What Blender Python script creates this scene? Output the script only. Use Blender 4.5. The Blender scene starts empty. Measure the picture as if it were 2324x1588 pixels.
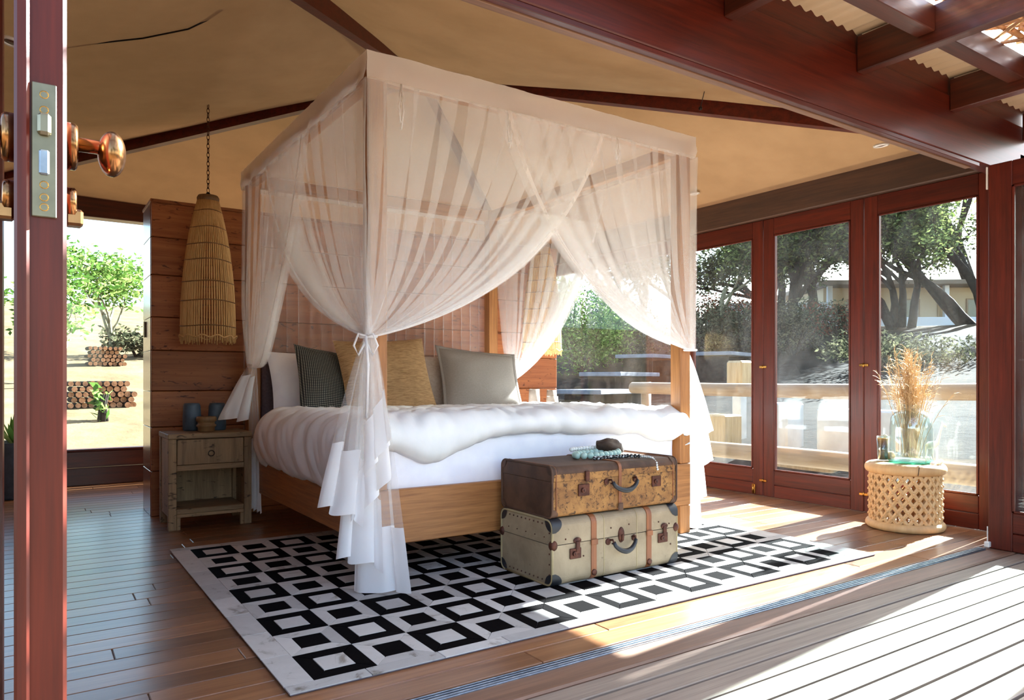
import bpy, bmesh, math, random
from mathutils import Vector, Matrix, noise

# ------------------------------------------------------------------ camera, sky, sun, exposure
scene = bpy.context.scene
COL = scene.collection
YAW = 0.588
cam_data = bpy.data.cameras.new('camera')
cam_data.sensor_width = 36.0
cam_data.lens = 36.0 * 1644.0 / 2324.0
cam_data.shift_y = 69.0 / 2324.0
cam_data.clip_start = 0.05
cam_data.clip_end = 400
cam = bpy.data.objects.new('camera', cam_data)
COL.objects.link(cam)
cam.location = (0, 0, 0.9)
cam.rotation_euler = (math.pi / 2, 0, -YAW)
scene.camera = cam

SUN_DIR = Vector((1.0, 0.10, 0.64)).normalized()        # towards the sun
world = bpy.data.worlds.new('sky')
scene.world = world
world.use_nodes = True
wn = world.node_tree
wn.nodes.clear()
w_out = wn.nodes.new('ShaderNodeOutputWorld')
w_bg = wn.nodes.new('ShaderNodeBackground')
w_sky = wn.nodes.new('ShaderNodeTexSky')
w_sky.sky_type = 'NISHITA'
w_sky.sun_disc = False
w_sky.sun_elevation = math.asin(SUN_DIR.z)
w_sky.sun_rotation = math.atan2(SUN_DIR.x, SUN_DIR.y)
w_sky.air_density = 1.0
w_sky.dust_density = 1.6
w_sky.ozone_density = 1.0
w_bg.inputs['Strength'].default_value = 0.62
wn.links.new(w_sky.outputs[0], w_bg.inputs[0])
wn.links.new(w_bg.outputs[0], w_out.inputs[0])

sun_data = bpy.data.lights.new('sun', 'SUN')
sun_data.energy = 46.0
sun_data.angle = math.radians(0.6)
sun_data.color = (0.94, 0.975, 1.0)
sun = bpy.data.objects.new('sun', sun_data)
COL.objects.link(sun)
sun.rotation_euler = SUN_DIR.to_track_quat('Z', 'Y').to_euler()
sun.location = (12, 2, 9)

scene.view_settings.view_transform = 'Standard'
scene.view_settings.look = 'None'
scene.view_settings.exposure = 0.90
scene.view_settings.gamma = 1.0
scene.view_settings.use_curve_mapping = False
scene.cycles.use_denoising = True
scene.cycles.transparent_max_bounces = 40
scene.cycles.max_bounces = 10
scene.cycles.diffuse_bounces = 6
scene.cycles.sample_clamp_indirect = 8.0

R = random.Random(11)
PI = math.pi

# ------------------------------------------------------------------ materials
def lin(h):
    h = h.lstrip('#')
    o = []
    for i in (0, 2, 4):
        c = int(h[i:i + 2], 16) / 255.0
        o.append(c / 12.92 if c <= 0.04045 else ((c + 0.055) / 1.055) ** 2.4)
    return (o[0], o[1], o[2], 1.0)

def new_mat(name):
    m = bpy.data.materials.new(name)
    m.use_nodes = True
    nt = m.node_tree
    nt.nodes.clear()
    out = nt.nodes.new('ShaderNodeOutputMaterial')
    return m, nt, out

def principled(nt, out, rough=0.5, metal=0.0, spec=0.5, coat=0.0):
    b = nt.nodes.new('ShaderNodeBsdfPrincipled')
    b.inputs['Roughness'].default_value = rough
    b.inputs['Metallic'].default_value = metal
    b.inputs['Specular IOR Level'].default_value = spec
    b.inputs['Coat Weight'].default_value = coat
    b.inputs['Coat Roughness'].default_value = 0.12
    nt.links.new(b.outputs[0], out.inputs[0])
    return b

def coords(nt, scale, rand=True):
    tc = nt.nodes.new('ShaderNodeTexCoord')
    mp = nt.nodes.new('ShaderNodeMapping')
    mp.inputs['Scale'].default_value = scale
    if rand:
        oi = nt.nodes.new('ShaderNodeObjectInfo')
        mu = nt.nodes.new('ShaderNodeVectorMath')
        mu.operation = 'MULTIPLY_ADD'
        mu.inputs[1].default_value = (17.3, 31.7, 23.1)
        nt.links.new(oi.outputs['Random'], mu.inputs[0])
        nt.links.new(tc.outputs['Object'], mu.inputs[2])
        nt.links.new(mu.outputs[0], mp.inputs[0])
        return mp.outputs[0], oi.outputs['Random']
    nt.links.new(tc.outputs['Object'], mp.inputs[0])
    return mp.outputs[0], None

def ramp(nt, fac, stops):
    r = nt.nodes.new('ShaderNodeValToRGB')
    e = r.color_ramp.elements
    while len(e) < len(stops):
        e.new(0.5)
    for i, (p, c) in enumerate(stops):
        e[i].position = p
        e[i].color = c
    nt.links.new(fac, r.inputs[0])
    return r.outputs[0]

def noise_tex(nt, vec, scale, detail=4.0, rough=0.55, dist=0.0):
    n = nt.nodes.new('ShaderNodeTexNoise')
    n.inputs['Scale'].default_value = scale
    n.inputs['Detail'].default_value = detail
    n.inputs['Roughness'].default_value = rough
    n.inputs['Distortion'].default_value = dist
    nt.links.new(vec, n.inputs['Vector'])
    return n.outputs['Fac']

def add_bump(nt, b, fac, strength, dist=0.004):
    bu = nt.nodes.new('ShaderNodeBump')
    bu.inputs['Strength'].default_value = strength
    bu.inputs['Distance'].default_value = dist
    nt.links.new(fac, bu.inputs['Height'])
    nt.links.new(bu.outputs[0], b.inputs['Normal'])

def mixc(nt, fac, a, b, mode='MIX'):
    m = nt.nodes.new('ShaderNodeMix')
    m.data_type = 'RGBA'
    m.blend_type = mode
    for s, v in ((m.inputs[0], fac), (m.inputs[6], a), (m.inputs[7], b)):
        if isinstance(v, (int, float)):
            s.default_value = v
        elif isinstance(v, tuple):
            s.default_value = v
        else:
            nt.links.new(v, s)
    return m.outputs[2]

def wood(name, dark, light, axis='X', rough=0.4, coat=0.0, spec=0.5, vary=0.25, grain=26.0, along=1.3, bump=0.12, knots=None):
    m, nt, out = new_mat(name)
    b = principled(nt, out, rough, 0, spec, coat)
    sc = [grain, grain, grain]
    sc['XYZ'.index(axis)] = along
    vec, rnd = coords(nt, sc)
    n1 = noise_tex(nt, vec, 1.0, 5, 0.6, 0.4)
    n2 = noise_tex(nt, vec, 4.2, 3, 0.6, 0.0)
    mx = mixc(nt, 0.35, n1, n2)
    col = ramp(nt, mx, [(0.30, lin(dark)), (0.68, lin(light))])
    if knots:
        v2, _ = coords(nt, (3.5, 3.5, 9.0))
        k = noise_tex(nt, v2, 3.2, 3, 0.6, 1.2)
        kf = ramp(nt, k, [(0.60, (0, 0, 0, 1)), (0.70, (1, 1, 1, 1))])
        col = mixc(nt, kf, col, lin(knots))
    hsv = nt.nodes.new('ShaderNodeHueSaturation')
    mr = nt.nodes.new('ShaderNodeMapRange')
    mr.inputs[3].default_value = 1.0 - vary
    mr.inputs[4].default_value = 1.0 + vary
    nt.links.new(rnd, mr.inputs[0])
    nt.links.new(mr.outputs[0], hsv.inputs['Value'])
    nt.links.new(col, hsv.inputs['Color'])
    nt.links.new(hsv.outputs[0], b.inputs['Base Color'])
    add_bump(nt, b, mx, bump, 0.003)
    return m

def plain(name, c, rough=0.6, metal=0.0, c2=None, scale=8.0, bump=0.0, spec=0.5, detail=4.0, lo=0.35, hi=0.65, stretch=(1, 1, 1)):
    m, nt, out = new_mat(name)
    b = principled(nt, out, rough, metal, spec)
    if c2 is None and not bump:
        b.inputs['Base Color'].default_value = lin(c)
        return m
    vec, _ = coords(nt, stretch)
    n = noise_tex(nt, vec, scale, detail)
    if c2:
        nt.links.new(ramp(nt, n, [(lo, lin(c)), (hi, lin(c2))]), b.inputs['Base Color'])
    else:
        b.inputs['Base Color'].default_value = lin(c)
    if bump:
        add_bump(nt, b, n, bump, 0.004)
    return m

def sheer(name, c, opacity):
    m, nt, out = new_mat(name)
    tr = nt.nodes.new('ShaderNodeBsdfTransparent')
    df = nt.nodes.new('ShaderNodeBsdfDiffuse')
    tl = nt.nodes.new('ShaderNodeBsdfTranslucent')
    m1 = nt.nodes.new('ShaderNodeMixShader')
    m2 = nt.nodes.new('ShaderNodeMixShader')
    df.inputs[0].default_value = lin(c)
    tl.inputs[0].default_value = lin(c)
    m1.inputs[0].default_value = 0.36
    m2.inputs[0].default_value = opacity
    nt.links.new(df.outputs[0], m1.inputs[1])
    nt.links.new(tl.outputs[0], m1.inputs[2])
    nt.links.new(tr.outputs[0], m2.inputs[1])
    nt.links.new(m1.outputs[0], m2.inputs[2])
    nt.links.new(m2.outputs[0], out.inputs[0])
    return m

def glass(name, tint='#f2f7f6', dirt=0.03, refl=0.02, rough=0.0):
    m, nt, out = new_mat(name)
    tr = nt.nodes.new('ShaderNodeBsdfTransparent')
    gl = nt.nodes.new('ShaderNodeBsdfGlossy')
    lw = nt.nodes.new('ShaderNodeLayerWeight')      # Schlick reflectance of a thin sheet
    lw.inputs[0].default_value = 0.5
    pw = nt.nodes.new('ShaderNodeMath')
    pw.operation = 'POWER'
    pw.inputs[1].default_value = 5.0
    ma = nt.nodes.new('ShaderNodeMath')
    ma.operation = 'MULTIPLY_ADD'
    ma.inputs[1].default_value = 0.9
    ma.inputs[2].default_value = refl
    df = nt.nodes.new('ShaderNodeBsdfDiffuse')
    m1 = nt.nodes.new('ShaderNodeMixShader')
    m2 = nt.nodes.new('ShaderNodeMixShader')
    tr.inputs[0].default_value = lin(tint)
    gl.inputs['Roughness'].default_value = rough
    df.inputs[0].default_value = (0.8, 0.82, 0.84, 1)
    nt.links.new(lw.outputs['Facing'], pw.inputs[0])
    nt.links.new(pw.outputs[0], ma.inputs[0])
    nt.links.new(ma.outputs[0], m1.inputs[0])
    nt.links.new(tr.outputs[0], m1.inputs[1])
    nt.links.new(gl.outputs[0], m1.inputs[2])
    vec, _ = coords(nt, (1, 1, 0.5))
    n = noise_tex(nt, vec, 2.5, 5, 0.7, 1.0)
    mr = nt.nodes.new('ShaderNodeMapRange')
    mr.inputs[1].default_value = 0.35
    mr.inputs[2].default_value = 0.75
    mr.inputs[3].default_value = 0.0
    mr.inputs[4].default_value = dirt * 2
    nt.links.new(n, mr.inputs[0])
    nt.links.new(mr.outputs[0], m2.inputs[0])
    nt.links.new(m1.outputs[0], m2.inputs[1])
    nt.links.new(df.outputs[0], m2.inputs[2])
    nt.links.new(m2.outputs[0], out.inputs[0])
    return m

def leafmat(name, c1, c2, c3):
    m, nt, out = new_mat(name)
    geo = nt.nodes.new('ShaderNodeNewGeometry')
    col = ramp(nt, geo.outputs['Random Per Island'], [(0.0, lin(c1)), (0.55, lin(c2)), (1.0, lin(c3))])
    df = nt.nodes.new('ShaderNodeBsdfDiffuse')
    tl = nt.nodes.new('ShaderNodeBsdfTranslucent')
    mx = nt.nodes.new('ShaderNodeMixShader')
    mx.inputs[0].default_value = 0.35
    nt.links.new(col, df.inputs[0])
    nt.links.new(col, tl.inputs[0])
    nt.links.new(df.outputs[0], mx.inputs[1])
    nt.links.new(tl.outputs[0], mx.inputs[2])
    nt.links.new(mx.outputs[0], out.inputs[0])
    return m

M = {}
for ax in 'XYZ':
    M['red' + ax] = wood('red_varnished_wood_' + ax, '#300d08', '#5c1e0f', ax, 0.42, 0.04, spec=0.3, vary=0.12, grain=34, along=1.6, bump=0.06)
    M['beam' + ax] = wood('dark_beam_wood_' + ax, '#2a100a', '#552414', ax, 0.38, 0.15, vary=0.12, grain=30, bump=0.1)
    M['bed' + ax] = wood('bed_teak_' + ax, '#7d4c26', '#bb7f47', ax, 0.5, vary=0.05, grain=60, along=2.0, bump=0.12)
    M['rustic' + ax] = wood('reclaimed_wood_' + ax, '#66503a', '#a88b66', ax, 0.7, vary=0.12, grain=18, along=1.6, bump=0.3, knots='#3a2a1c')
M['brown_beam'] = wood('brown_header_wood', '#2c1b12', '#4d3121', 'Y', 0.55, vary=0.05, grain=24, bump=0.2)
M['floor'] = wood('floor_board_wood', '#653f28', '#906544', 'X', 0.30, 0.10, vary=0.36, grain=38, along=1.4, bump=0.05)
M['deck'] = wood('weathered_deck_wood', '#6f5d50', '#988472', 'X', 0.7, vary=0.1, grain=44, along=1.2, bump=0.3)
M['sillboard'] = wood('threshold_wood', '#5f4230', '#84604a', 'X', 0.6, vary=0.08, grain=36, along=1.2, bump=0.2)
M['plank'] = wood('partition_plank_wood', '#7c4224', '#ae6e42', 'X', 0.5, 0.0, 0.3, vary=0.16, grain=20, along=1.0, bump=0.08, knots='#4a1f10')
M['plank_end'] = wood('partition_plank_wood_side', '#6a3019', '#9c5a31', 'Y', 0.25, 0.3, vary=0.16, grain=20, along=1.0, bump=0.08)
def canvas_mat():
    m, nt, out = new_mat('tent_canvas')
    vec, _ = coords(nt, (1, 1, 1), False)
    n = noise_tex(nt, vec, 3.0, 5)
    df = nt.nodes.new('ShaderNodeBsdfDiffuse')
    tl = nt.nodes.new('ShaderNodeBsdfTranslucent')
    mx = nt.nodes.new('ShaderNodeMixShader')
    mx.inputs[0].default_value = 0.012
    nt.links.new(ramp(nt, n, [(0.3, lin('#84684e')), (0.7, lin('#907357'))]), df.inputs[0])
    tl.inputs[0].default_value = lin('#c9985f')
    nt.links.new(df.outputs[0], mx.inputs[1])
    nt.links.new(tl.outputs[0], mx.inputs[2])
    nt.links.new(mx.outputs[0], out.inputs[0])
    return m
M['canvas'] = canvas_mat()
M['net'] = sheer('mosquito_net', '#fefdfc', 0.245)
M['netband'] = sheer('net_top_band', '#fdf8f3', 0.80)
M['hem'] = sheer('net_hem', '#fdf8f5', 0.75)
M['cotton'] = sheer('white_cotton', '#fdfcfd', 0.93)
M['glass'] = glass('window_glass')
M['jar'] = glass('jar_glass', '#f0f7f6', 0.05, 0.10)
M['pale_glass'] = glass('teal_glass', '#8fd9cf', 0.05, 0.05)
M['alu'] = plain('aluminium_track', '#9aa3ad', 0.35, 0.9, c2='#7c858f', scale=30)
M['white_metal'] = plain('white_bracket', '#d9d6d0', 0.4, 0.2)
M['brass'] = plain('antique_brass', '#b98d4a', 0.25, 1.0, c2='#8a6230', scale=14)
M['copper'] = plain('bronze_knob', '#9a6f48', 0.22, 1.0, c2='#6f4a2c', scale=9)
M['steel'] = plain('lock_plate_steel', '#857d68', 0.36, 0.9, c2='#6f6a58', scale=20)
M['darkmetal'] = plain('dark_metal', '#2b2422', 0.4, 0.8)
M['rust'] = plain('rusted_metal', '#5b3426', 0.5, 0.6, c2='#3f231b', scale=40)
M['duvet'] = plain('duvet_cotton', '#e6e9ea', 0.95, c2='#f0f1f2', scale=5, bump=0.35, spec=0.05, detail=8, stretch=(1.6, 1, 1))
M['linen'] = plain('grey_green_linen', '#b9beb8', 0.9, c2='#c6cac4', scale=40, spec=0.1)
M['sheet'] = plain('white_sheet', '#f1f1f7', 0.9, c2='#e8e8f2', scale=8, bump=0.05, spec=0.1)
M['greylinen'] = plain('grey_linen', '#8f8780', 0.95, c2='#9b938c', scale=90, bump=0.15, spec=0.05, stretch=(1, 4, 1))
M['beigelinen'] = plain('beige_linen', '#b5a496', 0.95, c2='#c2b3a6', scale=60, bump=0.1, spec=0.05)
M['mauve'] = plain('mauve_grey_fabric', '#5d535b', 0.95, c2='#6b6069', scale=60, bump=0.1, spec=0.05)
M['corrug'] = plain('cream_roof_sheet', '#b9a284', 0.6, c2='#c4ae90', scale=2)
M['stick'] = wood('lattice_stick_wood', '#8a5a36', '#c79a6a', 'X', 0.6, vary=0.25, grain=20)
M['reed'] = wood('reed', '#b98c54', '#e0bb80', 'Z', 0.6, vary=0.05, grain=60, along=3)
M['log'] = wood('peeled_log', '#6f5740', '#94795a', 'Y', 0.7, vary=0.05, grain=14, along=1.0)
M['bark'] = plain('tree_bark', '#16120f', 0.95, c2='#2a241f', scale=14, bump=0.5, spec=0.1)
M['palebark'] = plain('pale_bark', '#6b6450', 0.95, c2='#8c8670', scale=14, bump=0.4, spec=0.1)
M['leaf_dark'] = leafmat('acacia_leaf', '#1e2819', '#39452a', '#7d8850')
M['leaf_green'] = leafmat('shrub_leaf', '#2d4a1c', '#5b7a35', '#a3b468')
M['leaf_dry'] = leafmat('scrub_leaf', '#1e211a', '#3a3d2d', '#6f6d52')
M['leaf_red'] = leafmat('red_leaf', '#3f1c14', '#6e3626', '#a06048')
M['soil'] = plain('garden_soil', '#4a433e', 0.95, c2='#7b6f62', scale=1.1, bump=0.6, spec=0.05, detail=8)
M['soil_dry'] = plain('dry_tan_soil', '#8f7450', 0.95, c2='#b59a72', scale=1.4, bump=0.5, spec=0.05, detail=8)
M['paving'] = plain('stone_paving', '#77726a', 0.9, c2='#a19c92', scale=5, bump=0.3)
M['concrete'] = plain('concrete_slab', '#63656c', 0.8, c2='#7b7d83', scale=6, bump=0.1)
M['whitewash'] = plain('whitewashed_block', '#b9b7b2', 0.9, c2='#a9a7a1', scale=4, bump=0.1)
M['tanwood'] = wood('tan_timber', '#8a6e46', '#bda076', 'Z', 0.8, vary=0.1, grain=16, bump=0.3)
M['housewall'] = plain('house_white_wall', '#d8dadf', 0.9)
M['housepaint'] = plain('house_beige_paint', '#c9b496', 0.9)
M['houseroof'] = plain('house_roof', '#77695a', 0.8)
M['housewindow'] = plain('house_window_dark', '#8b6a48', 0.3)

# ------------------------------------------------------------------ mesh helpers
class MB:
    def __init__(self):
        self.v, self.f, self.m, self.s = [], [], [], []
    def add(self, vs, fs, mi=0, smooth=False, mat=None):
        o = len(self.v)
        self.v += [tuple(mat @ Vector(p)) for p in vs] if mat else [tuple(p) for p in vs]
        for q in fs:
            self.f.append(tuple(i + o for i in q))
            self.m.append(mi)
            self.s.append(smooth)
        return self
    def box(self, x0, x1, y0, y1, z0, z1, b=0.0, mi=0, mat=None):
        hx, hy, hz = (x1 - x0) / 2, (y1 - y0) / 2, (z1 - z0) / 2
        c = Vector(((x0 + x1) / 2, (y0 + y1) / 2, (z0 + z1) / 2))
        H = (hx, hy, hz)
        b = min(b, 0.45 * min(H) * 2)
        vs, idx = [], {}
        if b <= 0:
            for sx in (-1, 1):
                for sy in (-1, 1):
                    for sz in (-1, 1):
                        idx[(sx, sy, sz)] = len(vs)
                        vs.append((c.x + sx * hx, c.y + sy * hy, c.z + sz * hz))
            g = lambda a, bb, cc: idx[(a, bb, cc)]
            fs = [(g(-1, -1, -1), g(-1, -1, 1), g(-1, 1, 1), g(-1, 1, -1)), (g(1, -1, -1), g(1, 1, -1), g(1, 1, 1), g(1, -1, 1)),
                  (g(-1, -1, -1), g(1, -1, -1), g(1, -1, 1), g(-1, -1, 1)), (g(-1, 1, -1), g(-1, 1, 1), g(1, 1, 1), g(1, 1, -1)),
                  (g(-1, -1, -1), g(-1, 1, -1), g(1, 1, -1), g(1, -1, -1)), (g(-1, -1, 1), g(1, -1, 1), g(1, 1, 1), g(-1, 1, 1))]
            return self.add(vs, fs, mi, False, mat)
        for sx in (-1, 1):
            for sy in (-1, 1):
                for sz in (-1, 1):
                    for a in range(3):
                        s = (sx, sy, sz)
                        idx[(s, a)] = len(vs)
                        vs.append(tuple(c[k] + s[k] * (H[k] - (0 if k == a else b)) for k in range(3)))
        fs = []
        for a in range(3):
            p, q = [k for k in range(3) if k != a]
            for sa in (-1, 1):
                ring = []
                for sp, sq in ((-1, -1), (1, -1), (1, 1), (-1, 1)):
                    s = [0, 0, 0]; s[a] = sa; s[p] = sp; s[q] = sq
                    ring.append(idx[(tuple(s), a)])
                fs.append(ring)
        for a in range(3):
            for d in range(a + 1, 3):
                e = 3 - a - d
                for sa in (-1, 1):
                    for sd in (-1, 1):
                        s0 = [0, 0, 0]; s0[a] = sa; s0[d] = sd; s0[e] = -1
                        s1 = list(s0); s1[e] = 1
                        s0, s1 = tuple(s0), tuple(s1)
                        fs.append([idx[(s0, a)], idx[(s1, a)], idx[(s1, d)], idx[(s0, d)]])
        for sx in (-1, 1):
            for sy in (-1, 1):
                for sz in (-1, 1):
                    s = (sx, sy, sz)
                    fs.append([idx[(s, 0)], idx[(s, 1)], idx[(s, 2)]])
        fixed = []
        for q in fs:
            p = [Vector(vs[i]) for i in q]
            n = (p[1] - p[0]).cross(p[2] - p[0])
            m_ = sum(p, Vector()) / len(p) - c
            fixed.append(q if n.dot(m_) > 0 else q[::-1])
        return self.add(vs, fixed, mi, False, mat)
    def grid(self, rows, mi=0, smooth=True, closed=False):
        """rows: list of equal-length lists of points"""
        n = len(rows[0])
        vs = [p for r in rows for p in r]
        fs = []
        for j in range(len(rows) - 1):
            for i in range(n if closed else n - 1):
                k = (i + 1) % n
                fs.append((j * n + i, j * n + k, (j + 1) * n + k, (j + 1) * n + i))
        return self.add(vs, fs, mi, smooth)
    def lathe(self, prof, seg=32, mi=0, c=(0, 0, 0), caps=True, sx=1.0, sy=1.0, mat=None):
        vs, fs = [], []
        for r, z in prof:
            for i in range(seg):
                a = 2 * PI * i / seg
                vs.append((c[0] + r * sx * math.cos(a), c[1] + r * sy * math.sin(a), c[2] + z))
        for j in range(len(prof) - 1):
            for i in range(seg):
                k = (i + 1) % seg
                fs.append((j * seg + i, j * seg + k, (j + 1) * seg + k, (j + 1) * seg + i))
        if caps:
            fs.append(tuple(range(seg))[::-1])
            fs.append(tuple((len(prof) - 1) * seg + i for i in range(seg)))
        return self.add(vs, fs, mi, True, mat)
    def tube(self, pts, rad, seg=8, mi=0, caps=True):
        pts = [Vector(p) for p in pts]
        if not isinstance(rad, (list, tuple)):
            rad = [rad] * len(pts)
        vs, fs = [], []
        up = None
        for i, p in enumerate(pts):
            t = (pts[min(i + 1, len(pts) - 1)] - pts[max(i - 1, 0)])
            if t.length < 1e-9:
                t = Vector((0, 0, 1))
            t.normalize()
            if up is None:
                up = t.orthogonal().normalized()
            else:
                up = (up - t * up.dot(t))
                up = up.normalized() if up.length > 1e-6 else t.orthogonal().normalized()
            w = t.cross(up)
            for k in range(seg):
                a = 2 * PI * k / seg
                vs.append(p + (up * math.cos(a) + w * math.sin(a)) * rad[i])
        for j in range(len(pts) - 1):
            for i in range(seg):
                k = (i + 1) % seg
                fs.append((j * seg + i, j * seg + k, (j + 1) * seg + k, (j + 1) * seg + i))
        if caps:
            fs.append(tuple(range(seg))[::-1])
            fs.append(tuple((len(pts) - 1) * seg + i for i in range(seg)))
        return self.add(vs, fs, mi, True)
    def sphere(self, c, r, seg=12, rings=8, mi=0, mat=None):
        if not isinstance(r, (tuple, list)):
            r = (r, r, r)
        vs, fs = [(c[0], c[1], c[2] - r[2])], []
        for j in range(1, rings):
            ph = -PI / 2 + PI * j / rings
            for i in range(seg):
                a = 2 * PI * i / seg
                vs.append((c[0] + r[0] * math.cos(ph) * math.cos(a), c[1] + r[1] * math.cos(ph) * math.sin(a), c[2] + r[2] * math.sin(ph)))
        vs.append((c[0], c[1], c[2] + r[2]))
        for i in range(seg):
            fs.append((0, 1 + (i + 1) % seg, 1 + i))
            b = 1 + (rings - 2) * seg
            fs.append((len(vs) - 1, b + i, b + (i + 1) % seg))
        for j in range(rings - 2):
            for i in range(seg):
                k = (i + 1) % seg
                a = 1 + j * seg
                fs.append((a + i, a + k, a + seg + k, a + seg + i))
        return self.add(vs, fs, mi, True, mat)
    def torus(self, c, R_, r, seg=20, rs=8, mat=None, mi=0):
        vs, fs = [], []
        for i in range(seg):
            a = 2 * PI * i / seg
            for j in range(rs):
                b = 2 * PI * j / rs
                vs.append((c[0] + (R_ + r * math.cos(b)) * math.cos(a), c[1] + (R_ + r * math.cos(b)) * math.sin(a), c[2] + r * math.sin(b)))
        for i in range(seg):
            for j in range(rs):
                fs.append((i * rs + j, ((i + 1) % seg) * rs + j, ((i + 1) % seg) * rs + (j + 1) % rs, i * rs + (j + 1) % rs))
        return self.add(vs, fs, mi, True, mat)
    def mesh(self, name, mats):
        me = bpy.data.meshes.new(name)
        me.from_pydata(self.v, [], self.f)
        for m in (mats if isinstance(mats, (list, tuple)) else [mats]):
            me.materials.append(m)
        me.polygons.foreach_set('material_index', self.m)
        me.polygons.foreach_set('use_smooth', self.s)
        me.update()
        return me
    def build(self, name, mats, parent=None, loc=None, rot=None, kind=None):
        o = bpy.data.objects.new(name, self.mesh(name, mats))
        COL.objects.link(o)
        o.parent = parent
        if loc is not None:
            o.location = loc
        if rot is not None:
            o.rotation_euler = rot
        if kind:
            o['kind'] = kind
        return o

def tag(o, label, cat, group=None, kind=None):
    o['label'] = label
    o['category'] = cat
    if group:
        o['group'] = group
    if kind:
        o['kind'] = kind
    return o

def thing(name, label, cat, loc=(0, 0, 0), rz=0.0, group=None, kind=None):
    o = bpy.data.objects.new(name, None)
    o.empty_display_size = 0.1
    COL.objects.link(o)
    o.location = loc
    o.rotation_euler = (0, 0, rz)
    return tag(o, label, cat, group, kind)

def part(name, me, parent, loc=(0, 0, 0), rot=(0, 0, 0), kind=None):
    o = bpy.data.objects.new(name, me)
    COL.objects.link(o)
    o.parent = parent
    o.location = loc
    o.rotation_euler = rot
    if kind:
        o['kind'] = kind
    return o

def bx(name, parent, mat, x0, x1, y0, y1, z0, z1, b=0.004, **k):
    """a bevelled bar whose origin is its own centre"""
    c = ((x0 + x1) / 2, (y0 + y1) / 2, (z0 + z1) / 2)
    return MB().box(x0 - c[0], x1 - c[0], y0 - c[1], y1 - c[1], z0 - c[2], z1 - c[2], b).build(name, mat, parent, c, **k)

def smooth01(t):
    t = max(0.0, min(1.0, t))
    return t * t * (3 - 2 * t)

def lerp(a, b, t):
    return a + (b - a) * t

# ------------------------------------------------------------------ the room
X0, X1 = -0.40, 4.74          # side walls (inner faces)
Y0, Y1 = 1.87, 7.20           # front opening, back wall

# interior floor: separate boards running along the front
fl = thing('floor', 'varnished reddish brown hardwood floor of narrow boards inside the tent room', 'floor', kind='structure')
meshes = {}
BW = 0.112
y = Y0
row = 0
while y < Y1 - 0.01:
    x = X0 - R.random() * 1.4
    while x < X1 + 0.1:
        L = R.choice((1.2, 1.6, 2.0, 2.4))
        a, b_ = max(x, X0), min(x + L, X1 + 0.08)
        if b_ - a > 0.05:
            key = round(b_ - a, 3)
            if key not in meshes:
                meshes[key] = MB().box(-key / 2 + 0.001, key / 2 - 0.001, 0.0012, BW - 0.0012, -0.02, 0.0, 0.0025).mesh('floor_board', M['floor'])
            part('floor_board', meshes[key], fl, ((a + b_) / 2, y, 0.0))
        x += L
    y += BW
    row += 1
bx('subfloor', fl, M['darkmetal'], X0 - 0.1, X1 + 0.1, Y0 - 0.02, Y1 + 0.2, -0.12, -0.021, 0)

# threshold: timber sill board, aluminium track
sill = bx('threshold_sill', None, M['sillboard'], -0.6, 4.9, 1.70, Y0 - 0.002, -0.12, -0.004, 0.006)
tag(sill, 'worn timber sill board between the deck and the room floor', 'sill', kind='structure')
tr = thing('sliding_track', 'slim aluminium double track set in the floor along the open front', 'track', (0, 1.835, 0), kind='structure')
for dy in (-0.020, -0.006, 0.008):
    bx('track_rail', tr, M['alu'], -0.1, 4.25, dy, dy + 0.006, -0.006, 0.006, 0.001)
bx('track_bed', tr, M['alu'], -0.1, 4.25, -0.022, 0.016, -0.006, 0.0, 0.001)

# veranda deck boards
dk = thing('deck', 'weathered grey brown veranda deck of long boards with dark gaps', 'deck', kind='structure')
dme = MB().box(-2.9, 2.9, 0.0055, 0.091, -0.04, 0, 0.003).mesh('deck_board', M['deck'])
for i in range(34):
    part('deck_board', dme, dk, (2.3, 1.697 - 0.0965 * (i + 1), -0.008 + R.uniform(-0.001, 0.001)))
for xx in (-0.4, 0.5, 1.4, 2.3, 3.2, 4.1, 5.0):
    bx('deck_bearer', dk, M['beamY'], xx - 0.03, xx + 0.03, -1.6, 1.69, -0.2, -0.05, 0.004)
bx('weed_membrane', dk, M['darkmetal'], -0.62, 5.2, -1.62, 1.69, -0.24, -0.201, 0.0)  # dark sheet added below so the sunlit board gaps read as shade

# ceiling: pyramid of canvas on four hip rafters
HUB = Vector((2.28, 4.53, 2.96))
corners = {'FR': Vector((X1 + 0.04, Y0, 2.24)), 'BR': Vector((X1 + 0.04, Y1, 2.34)), 'BL': Vector((X0, Y1, 2.42)), 'FL': Vector((X0, Y0, 2.24))}
ce = thing('ceiling', 'tan tent canvas ceiling rising to a point on dark red hip rafters', 'ceiling', kind='structure')
eave_z = {'FR': 2.31, 'BR': 2.37, 'BL': 2.47, 'FL': 2.33}
canv_corner = {k: Vector((corners[k].x, corners[k].y, eave_z[k])) for k in corners}
HUBC = HUB + Vector((0, 0, 0.03))
for a, b_ in (('FR', 'BR'), ('BR', 'BL'), ('BL', 'FL'), ('FL', 'FR')):
    A, B = canv_corner[a], canv_corner[b_]
    rows = []
    N = 22
    for j in range(N + 1):
        t = j / N
        r = []
        for i in range(N + 1):
            s = i / N
            P = HUBC.lerp(A.lerp(B, s), max(t, 0.002))
            sag = 0.30 * math.sin(PI * t) ** 0.9 * math.sin(PI * s) ** 0.8 * 0.45 - 0.05 * math.sin(PI * t) * (1 - math.sin(PI * s))
            wob = 0.012 * noise.noise(Vector((P.x * 1.7, P.y * 1.7, 3.3))) * math.sin(PI * t)
            r.append((P.x, P.y, P.z - sag * 0.5 + wob + 0.02 * math.sin(PI * t)))
        rows.append(r)
    MB().grid(rows).build('canvas_panel', M['canvas'], ce)
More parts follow.
